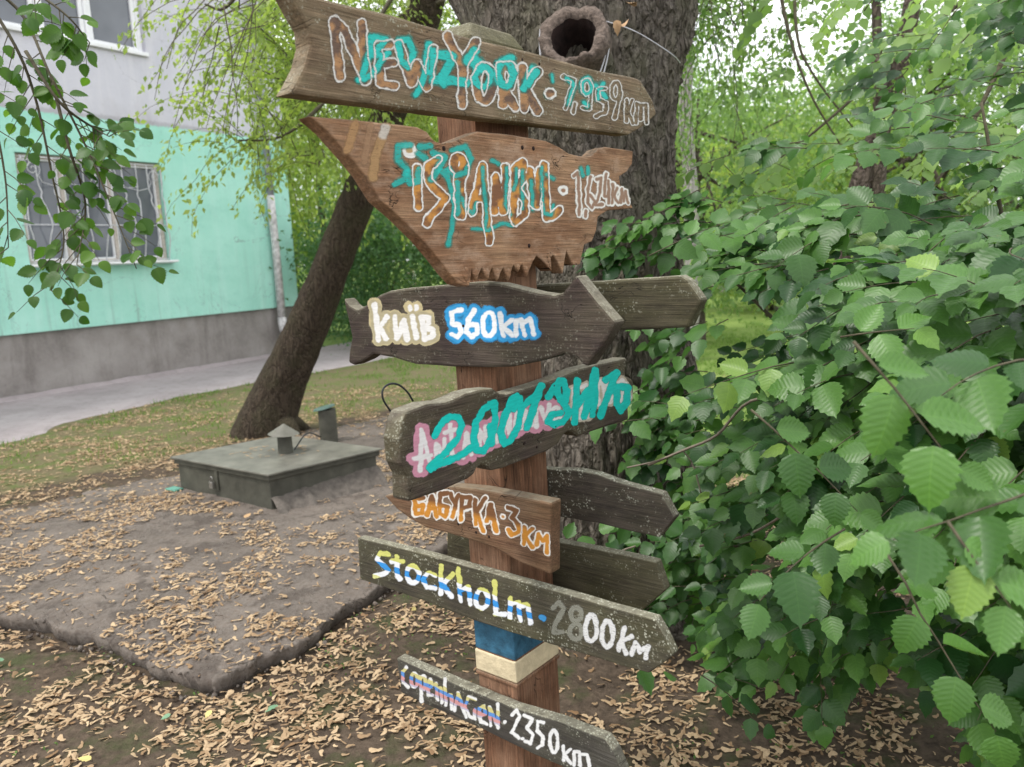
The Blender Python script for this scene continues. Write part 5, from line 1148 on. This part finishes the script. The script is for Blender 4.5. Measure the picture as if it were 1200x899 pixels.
for px, py, de in inside_pts(1150)+extra:
    if py < 230 and random.random() < 0.62: continue
    if ((px-905)/60)**2+((py-362)/34)**2 < 1 or ((px-850)/32)**2+((py-520)/38)**2 < 1 and random.random() < .8: continue
    if px > 1230 and random.random() < .4: continue
    Y = float(shrub_depth(px, py)) + abs(random.gauss(0, .30)) + (random.uniform(0, .7) if random.random() < .35 else 0)
    if px < 830: Y = max(Y, 2.45)+random.uniform(0, .15); Y = min(Y, 2.95)
    P0 = at_depth(px, py, Y)
    if P0.z < 0.12: continue
    away = (P0-(shrub_base+Vector((0, 0, 1.0)))).normalized(); away.z = away.z*.25+.1
    dv = away*0.7+Vector((-.45, -.15, -.12))+Vector((random.gauss(0, .3), random.gauss(0, .25), random.gauss(0, .22)))
    ln = random.uniform(.16, .30)*(0.7 if px < 860 else 1); lf = random.uniform(.058, .084)*(0.95 if px < 860 or py < 250 else 1.05)
    tview = (CAM-P0).normalized()
    P0 = P0-dv.normalized()*ln*.5
    if P0.z < .1: P0.z = .12
    spray(T, P0, dv, ln, lf, OUT, .35, Vector((0, 0, 1.0))+tview*random.uniform(.3, 1.1)+Vector((-.15, 0, 0)), o_=shrub_base)
# prominent near sprays seen large in the photograph
for a_, b_, Y, lf, n_, tb in [((930, 425), (800, 455), 1.9, .085, 5, .95), ((1000, 400), (1130, 540), 1.05, .085, 5, .8), ((1110, 610), (1200, 730), .95, .082, 5, .85), ((1040, 650), (1180, 850), 1.25, .085, 6, .65), ((880, 480), (1010, 600), 1.35, .08, 5, .3), ((990, 620), (880, 690), 1.4, .085, 5, .35), ((1240, 560), (1060, 640), 1.0, .085, 6, .4), ((1220, 420), (1080, 430), 1.15, .09, 5, .25), ((820, 790), (900, 850), 2.1, .075, 5, .2), ((760, 300), (850, 250), 2.5, .075, 6, .6), ((985, 395), (1070, 370), 1.6, .085, 4, .9), ((700, 500), (780, 480), 2.5, .075, 4, .35), ((645, 640), (700, 625), 2.35, .08, 3, .6), ((690, 760), (780, 800), 2.4, .085, 3, .5)]:
    p0 = at_depth(a_[0], a_[1], Y); p1 = at_depth(b_[0], b_[1], Y-.08); tview = (CAM-p0).normalized()
    spray(T, p0, p1-p0, (p1-p0).length, lf*.86, OUT, .15, Vector((0, 0, .8))+tview*.9, o_=shrub_base, tone_base=tb, n=n_, tw=.0015)
T.obj('twigs', M_twig, shrub)['kind'] = 'stuff'
# main stems
T = None
for i, (tx, ty, Y) in enumerate([(1180, 300, 1.7), (1050, 250, 2.3), (980, 420, 2.2), (900, 520, 2.4), (860, 640, 2.4), (1150, 120, 2.5), (1250, 500, 1.5), (1040, 560, 2.0), (830, 300, 2.7), (950, 700, 2.3)]):
    p = at_depth(tx, ty, Y)-shrub_base; T = Tubes(7); T.add(curve_pts([Vector((random.uniform(-.08, .08), random.uniform(-.08, .08), -.1)), p*.35+Vector((0.05, 0, .12)), p*.7+Vector((0, 0, .1)), p], 6), list(np.linspace(.017, .004, 19)), .08); T.obj('stem', M_twig, shrub)
for pts, r_ in (([(760, 545, 2.5), (800, 528, 2.4), (840, 510, 2.3), (880, 470, 2.2), (960, 465, 2.0)], .0045), ([(735, 548, 2.5), (770, 540, 2.45), (800, 528, 2.4)], .003), ([(800, 528, 2.4), (812, 545, 2.4), (822, 580, 2.4)], .0025), ([(690, 680, 2.5), (715, 655, 2.5), (730, 645, 2.5), (745, 640, 2.5)], .003), ([(820, 640, 2.3), (880, 625, 2.2), (940, 590, 2.0), (1000, 560, 1.9)], .004)):
    T = Tubes(5); T.add(curve_pts([at_depth(*p)-shrub_base for p in pts], 5), r_); T.obj('branch', M_twig_pale, shrub)
arr = [np.array([o[i] for o in OUT]) for i in range(5)]
leaf_objects(shrub, arr, M_leaf, 290, LT)

mb0 = at_depth(1250, -120, 4.6); mid = empty('leafy_bough', mb0); tag(mid, 'pale sunlit leafy boughs hanging behind the top of the shrub, against the bright sky gaps', 'branch')
T = Tubes(4); OUT = []
for _ in range(120):
    px, py = random.uniform(815, 1300), random.uniform(-80, 330)
    if 850 < px < 1030 and 0 < py < 140 and random.random() < .8: continue
    Y = random.uniform(3.4, 5.2); P0 = at_depth(px, py, Y)
    spray(T, P0, Vector((random.gauss(-.5, .5), random.gauss(0, .5), random.gauss(-.3, .3))), random.uniform(.2, .4), random.uniform(.055, .08), OUT, .4, Vector((0, 0, .8))+(CAM-P0).normalized()*random.uniform(0, 1), o_=mb0, tw=.0015, tone_base=random.uniform(.35, .85))
for pts in ([(1250, -120, 4.6), (1150, -20, 4.6), (1060, 60, 4.5), (960, 150, 4.4), (880, 210, 4.3)], [(1250, -100, 4.4), (1180, 60, 4.2), (1120, 180, 4.1), (1060, 260, 4.0)]): T.add([p-mb0 for p in curve_pts([at_depth(*p) for p in pts], 6)], list(np.linspace(.02, .004, len(curve_pts([at_depth(*p) for p in pts], 6)))))
T.obj('twigs', M_twig, mid)['kind'] = 'stuff'
arr = [np.array([o[i] for o in OUT]) for i in range(5)]; P_ = arr[0]-np.array(mb0)
V, F, U, Tn = scatter(leaf_template(4, .05, .2, .15, .43), frames(arr[1], arr[2]), P_, arr[3], arr[4]); o = np_obj('foliage', V, F, M_mid_leaf, mid, uv=U, tone=Tn); o['kind'] = 'stuff'

# ------------------------------------------------------------------ hanging branch, top left
hb0 = at_depth(-60, -60, 2.6); hang = empty('hanging_branch', hb0); tag(hang, 'leafy branch hanging into the picture at the top left, before the house windows', 'branch')
T = Tubes(5); OUT = []
for pts in ([(-60, -60), (10, 40), (40, 110), (60, 200), (75, 280), (60, 340)], [(-60, -40), (20, 10), (60, 90), (100, 170), (130, 240), (160, 315)], [(-70, 0), (-20, 100), (5, 200), (10, 290)], [(-40, -60), (40, -10), (80, 20), (105, 50)], [(30, 60), (70, 120), (110, 150), (128, 160)], [(60, 90), (80, 170), (100, 240), (90, 310)]):
    c_ = curve_pts([at_depth(x, y, 2.55+random.uniform(-.1, .1)) for x, y in pts], 6); T.add([p-hb0 for p in c_], list(np.linspace(.006, .0015, len(c_))))
    for i in range(6, len(c_), 1):
        if random.random() < .95 and len(c_) > 5:
            d = (c_[i]-c_[i-1]).normalized(); sd_ = d.cross(Vector((0, 1, 0)))*random.choice((-1, 1))
            spray(T, c_[i], d*.5+sd_*.8+Vector((0, random.gauss(0, .4), -.1)), random.uniform(.06, .16), random.uniform(.043, .058), OUT, .4, Vector((0, 0, .7))+(CAM-c_[i]).normalized()*random.uniform(.2, 1.2), o_=hb0, tw=.0012, n=random.choice((2, 3, 3)))
T.obj('twigs', M_twig, hang)
arr = [np.array([o[i] for o in OUT]) for i in range(5)]; print(len(OUT))
leaf_objects(hang, arr, M_leaf_hang, min(270, len(OUT)-8), LT)

# ------------------------------------------------------------------ ground cover
def ground_z(x, y):
    near_ = (np.abs(x) < 14) & (np.abs(y-6) < 14)
    z = np.where(near_, -0.035*fbm(x, y, 2.2, 1)-0.018*fbm(x, y, 14, 2, 2), -.02); return z*(1-0.85*sm(lawn_side(x, y), 0, 1.2)*(x < 1.0))-.002
def seed_template():
    # curved winged seed, 5 stations across a bent strip
    V = []; 
    for i, (v, w) in enumerate(((0, .05), (.18, .11), (.32, .075), (.65, .135), (.9, .11), (1.0, .02))):
        bx = 0.18*math.sin(v*2.4); z = .06*math.sin(v*3.0)
        V += [(bx-w, v, z), (bx, v, z+.035), (bx+w, v, z-.01)]
    F = []
    for i in range(5):
        for j in range(2): a = i*3+j; F.append((a, a+1, a+4, a+3))
    V = np.array(V); V[:, 1] -= .5; return V, np.array(F), np.zeros((len(V), 2))
def seed2():
    V, F, U = seed_template(); V = V.copy(); V[:, 0] *= -1.7; V[:, 2] += .16*(V[:, 1]**2)*4*.4; return V, F[:, ::-1], U
cand = 225000
x = rng.uniform(-7.5, 5.0, cand); y = 1.3+rng.uniform(0, 1, cand)**1.15*8.6
keep = (np.abs(x) < y*0.85+1.2)
x, y = x[keep], y[keep]
Dsl = slab_D(x, y); Dpath = (x-PB.x)*NW.x+(y-PB.y)*NW.y
on_slab = Dsl > 0.005; dens = fbm(x, y, 2.6, 21, 4); dens2 = fbm(x, y, 7, 22, 3)
pr = np.where(on_slab, 1.0*sm(dens*0.55+dens2*.45, .50, .585), 0.10+.90*sm(dens*.6+dens2*.4, .40, .56))
pr = np.where(on_slab & (Dsl < .9), np.maximum(pr, .10), pr)
ls_ = lawn_side(x, y); pr = np.where((ls_ > 0) & ~on_slab, pr*.95*(1-.40*sm(ls_, 1.0, 3.0)), pr)
tn_ = ground_tone(x, y); pr = np.where(tn_ > 1.2, pr*.08, pr); pr = pr*np.where(y > 7, .8, 1)
hq = np.array([(p.x, p.y) for p in ql]); hin = poly_dist(x, y, [tuple(p) for p in hq]) > -.02
np_edge = np.interp((x-PB.x)*DW.x+(y-PB.y)*DW.y, su, tv)
ok = (rng.uniform(0, 1, len(x)) < pr) & ~hin & ~((Dsl > -.028) & (Dsl < .004) & (ls_ < -.2)) & ((Dpath > np_edge+.03) | (rng.uniform(0, 1, len(x)) < .0)) & (Dpath > .3)
x, y, Dsl, on_slab = x[ok], y[ok], Dsl[ok], on_slab[ok]; n = len(x); print('litter', n)
zz = np.where(on_slab, slab_h(x, y, Dsl), ground_z(x, y))+rng.uniform(.002, .012, n)
th = rng.uniform(0, 2*math.pi, n); Dd = np.stack([np.cos(th), np.sin(th), rng.normal(0, .14, n)], -1); N = np.stack([rng.normal(0, .28, n), rng.normal(0, .28, n), np.ones(n)], -1)
S = rng.uniform(.016, .044, n); tn = rng.beta(1.5, 1.2, n); P = np.stack([x, y, zz], -1); h = rng.uniform(0, 1, n) < .5
V, F, U, Tn = merge([scatter(seed_template(), frames(Dd[h], N[h]), P[h], S[h], tn[h]), scatter(seed2(), frames(Dd[~h], N[~h]), P[~h], S[~h], tn[~h])])
tag(np_obj('leaf_litter', V, F, M_litter, tone=Tn), 'tan winged seeds scattered over the ground and the slab', 'leaf litter', kind='stuff')
# crumbs broken off the slab edge
c = 26000; x = rng.uniform(-5.5, 1.0, c); y = rng.uniform(2.4, 6.5, c); Dk = slab_D(x, y); m = (Dk > -.10) & (Dk < .035) & (lawn_side(x, y) < -.3) & (rng.uniform(0, 1, c) < np.exp(-(Dk/.05)**2)); x, y, Dk = x[m], y[m], Dk[m]; n = len(x)
bm = bmesh.new(); bmesh.ops.create_icosphere(bm, subdivisions=1, radius=.5)
for v in bm.verts: v.co *= 1+random.uniform(-.3, .25); v.co.z *= .65
IV = np.array([tuple(v.co) for v in bm.verts]); IF = np.array([[v.index for v in f.verts] for f in bm.faces]); bm.free()
zc_ = np.where(Dk > 0, slab_h(x, y, Dk)-.004, np.where(Dk > -.03, ground_z(x, y)+.0, ground_z(x, y)+.002))
V, F, U, Tn = scatter((IV, IF, np.zeros((len(IV), 2))), frames(rnd_dirs(n), rnd_dirs(n)), np.stack([x, y, zc_], -1), rng.uniform(.006, .034, n)*rng.uniform(.4, 1, n), rng.uniform(0, 1, n))
tag(np_obj('rubble', V, F, M_slab), 'crumbs broken off the edge of the slab', 'rubble', kind='stuff')
# some on the hatch lid
n = 45; uu, vv2 = rng.uniform(.25, .8, n), rng.uniform(.3, .85, n); a0 = np.array(ql[0]); e1 = np.array(ql[1]-ql[0]); e2 = np.array(ql[3]-ql[0])
P = a0+uu[:, None]*e1*.9+vv2[:, None]*e2*.9; P[:, 2] = HZ+.008; th = rng.uniform(0, 6.28, n)
V, F, U, Tn = scatter(seed_template(), frames(np.stack([np.cos(th), np.sin(th), th*0], -1), np.tile([0.05, 0, 1.0], (n, 1))), P, rng.uniform(.025, .04, n), rng.uniform(.2, .8, n))
tag(np_obj('lid_litter', V, F, M_litter, tone=Tn), 'a few tan seeds lying on the hatch lid', 'leaf litter', kind='stuff')
# fallen green and yellow leaves one can pick out
VV, FF, UU2 = leaf_template(8, .1, .1, .1, .36)
M_fall = [plain('fallen pale green leaf', (.15, .27, .16), .6), plain('fallen yellow leaf', (.55, .45, .17), .6), plain('fallen tan leaf', (.42, .27, .14), .7)]
for px, py, mi, lab, sz in [(325, 826, 0, 'green fallen leaf in the litter below the slab corner', .055), (200, 837, 0, 'small pale green fallen leaf left of the yellow one', .035), (5, 773, 0, 'pale green fallen leaf at the left edge', .05), (107, 890, 1, 'yellow fallen leaf at the bottom left', .045), (247, 832, 1, 'small yellow fallen leaf below the slab corner', .035), (487, 712, 1, 'yellow fallen leaf just right of the slab edge', .03), (287, 607, 2, 'tan fallen leaf on the slab before the hatch', .06)]:
    c_ = at_z(px, py, SZ+.015 if mi == 2 else -.005); o = np_obj('fallen_leaf', VV*sz, FF, M_fall[mi], smooth=True); o.location = c_; o.rotation_euler = (random.gauss(0, .25), random.gauss(0, .25), random.uniform(0, 6)); tag(o, lab, 'leaf')
# grass and weeds
def blades(n, xs, ys, hgt, wid, mat, name, label, cat, lean=.5):
    z = ground_z(xs, ys); V0 = np.array([(-.5, 0, 0), (.5, 0, 0), (.35, .5, 0.0), (-.35, .5, 0.0), (0, 1, -.25), (0, 1, -.25)]); F0 = np.array([(0, 1, 2, 3), (3, 2, 4, 5)])
    V0 = V0*np.array([wid/hgt, 1, 1]); d = rnd_dirs(n)*lean; d[:, 2] = 1; nn = rnd_dirs(n); nn[:, 2] *= .2
    V, F, U, Tn = scatter((V0, F0, np.zeros((6, 2))), frames(d, nn), np.stack([xs, ys, z-.003], -1), hgt*rng.uniform(.5, 1.3, n), rng.uniform(0, 1, n))
    return tag(np_obj(name, V, F, mat, tone=Tn), label, cat, kind='stuff')
c = 240000; x = rng.uniform(-9, 5, c); y = rng.uniform(3, 17, c); t_ = ground_tone(x, y); dp_ = (x-PB.x)*NW.x+(y-PB.y)*NW.y; ne = np.interp((x-PB.x)*DW.x+(y-PB.y)*DW.y, su, tv)
m = (t_ > .5+.5*(fbm(x, y, 1.6, 31)-.5)) & (poly_dist(x, y, sl2) < 0) & (dp_ > ne+.02) & (rng.uniform(0, 1, c) < sm(fbm(x, y, 2.5, 33), .40, .62)*np.where(t_ > 1.2, .8, .25+.5*sm(lawn_side(x, y), 1.0, 2.4))) & (np.abs(x) < y*.8+1)
blades(int(m.sum()), x[m], y[m], .055, .007, M_blade, 'grass', 'short patchy grass between the slab and the path and on the lawn beyond', 'grass')
c = 9000; x = rng.uniform(-3.5, 3.5, c); y = rng.uniform(1.8, 5, c); m = (fbm(x, y, 3.2, 41) > .57) & (poly_dist(x, y, sl2) < 0)
n = int(m.sum()); x, y = x[m], y[m]; V, F, U, Tn = scatter(mini_leaf(), frames(rnd_dirs(n, .3), rnd_dirs(n, 1.2)), np.stack([x, y, ground_z(x, y)+rng.uniform(.004, .02, n)], -1), rng.uniform(.008, .018, n), rng.uniform(0, .8, n))
tag(np_obj('small_weeds', V, F, M_weed, tone=Tn), 'tiny green weeds sprouting among the seed litter', 'weeds', kind='stuff')

# ------------------------------------------------------------------ the distant passer-by in white
def person(px, py_head, Y, label):
    hd = at_depth(px, py_head, Y); root = empty('person', (hd.x, Y, 0)); tag(root, label, 'person'); hh_ = hd.z+.08
    s = hh_/1.72
    J = {'pel': (0, 0, .95), 'wst': (0, 0, 1.1), 'chs': (0, .01, 1.32), 'nck': (0, 0, 1.47), 'hd0': (0, -.01, 1.55), 'hd1': (0, -.01, 1.66), 'shl': (-.19, 0, 1.40), 'ell': (-.26, .02, 1.13), 'hal': (-.22, -.14, .96), 'shr': (.19, 0, 1.40), 'elr': (.27, .03, 1.14), 'har': (.20, -.16, 1.05),
         'hpl': (-.09, 0, .90), 'knl': (-.10, -.06, .50), 'anl': (-.11, .05, .09), 'tol': (-.12, -.10, .03), 'hpr': (.09, 0, .90), 'knr': (.10, -.01, .50), 'anr': (.11, .10, .09), 'tor': (.12, -.03, .03)}
    Rd = {'pel': .15, 'wst': .13, 'chs': .155, 'nck': .055, 'hd0': .078, 'hd1': .085, 'shl': .065, 'ell': .045, 'hal': .035, 'shr': .065, 'elr': .045, 'har': .035, 'hpl': .09, 'knl': .06, 'anl': .042, 'tol': .035, 'hpr': .09, 'knr': .06, 'anr': .042, 'tor': .035}
    E = [('pel', 'wst'), ('wst', 'chs'), ('chs', 'nck'), ('nck', 'hd0'), ('hd0', 'hd1'), ('chs', 'shl'), ('shl', 'ell'), ('ell', 'hal'), ('chs', 'shr'), ('shr', 'elr'), ('elr', 'har'), ('pel', 'hpl'), ('hpl', 'knl'), ('knl', 'anl'), ('anl', 'tol'), ('pel', 'hpr'), ('hpr', 'knr'), ('knr', 'anr'), ('anr', 'tor')]
    def skin(keys, name, mat, grow=0.0):
        ks = [k for k in J if k in keys]; ix = {k: i for i, k in enumerate(ks)}
        me = bpy.data.meshes.new(name); me.from_pydata([tuple(c*s for c in J[k]) for k in ks], [(ix[a_], ix[b_]) for a_, b_ in E if a_ in ix and b_ in ix], []); me.materials.append(mat)
        o = link(bpy.data.objects.new(name, me), root); md = o.modifiers.new('skin', 'SKIN'); 
        for k in ks: me.skin_vertices[0].data[ix[k]].radius = ((Rd[k]+grow)*s, (Rd[k]*.8+grow)*s)
        me.skin_vertices[0].data[0].use_root = True
        sb_ = o.modifiers.new('subsurf', 'SUBSURF'); sb_.levels = sb_.render_levels = 2; return o
    skin(set(J), 'body', plain('skin', (.5, .3, .22), .6))
    skin({'pel', 'wst', 'chs', 'shl', 'ell', 'shr', 'elr'}, 'shirt', plain('white cloth', (.82, .82, .84), .8, var=.05), .018)
    skin({'pel', 'hpl', 'knl', 'anl', 'hpr', 'knr', 'anr'}, 'trousers', plain('black cloth', (.02, .02, .025), .8), .016)
    bm = bmesh.new(); bmesh.ops.create_uvsphere(bm, u_segments=16, v_segments=10, radius=.1*s, matrix=Matrix.Translation((0, .02*s, 1.66*s)) @ Matrix.Diagonal((.95, 1.05, .95, 1)))
    bm_obj('hair', bm, plain('brown hair', (.08, .05, .035), .7), root, smooth=True)
    # plain face: nose, eyes, ears on the side turned to the camera
    for nm, c_, r_ in (('nose', (0, -.10, 1.62), .014), ('eye', (-.03, -.088, 1.64), .009), ('eye', (.03, -.088, 1.64), .009), ('ear', (-.08, 0, 1.62), .02), ('ear', (.08, 0, 1.62), .02)):
        bm = bmesh.new(); bmesh.ops.create_uvsphere(bm, u_segments=8, v_segments=6, radius=r_*s, matrix=Matrix.Translation(tuple(v*s for v in c_))); bm_obj(nm, bm, M_hole if nm == 'eye' else bpy.data.materials['skin'], root, smooth=True)
    return root
person(482, 313, 24, 'distant person in a white top and black trousers walking beyond the bushes')
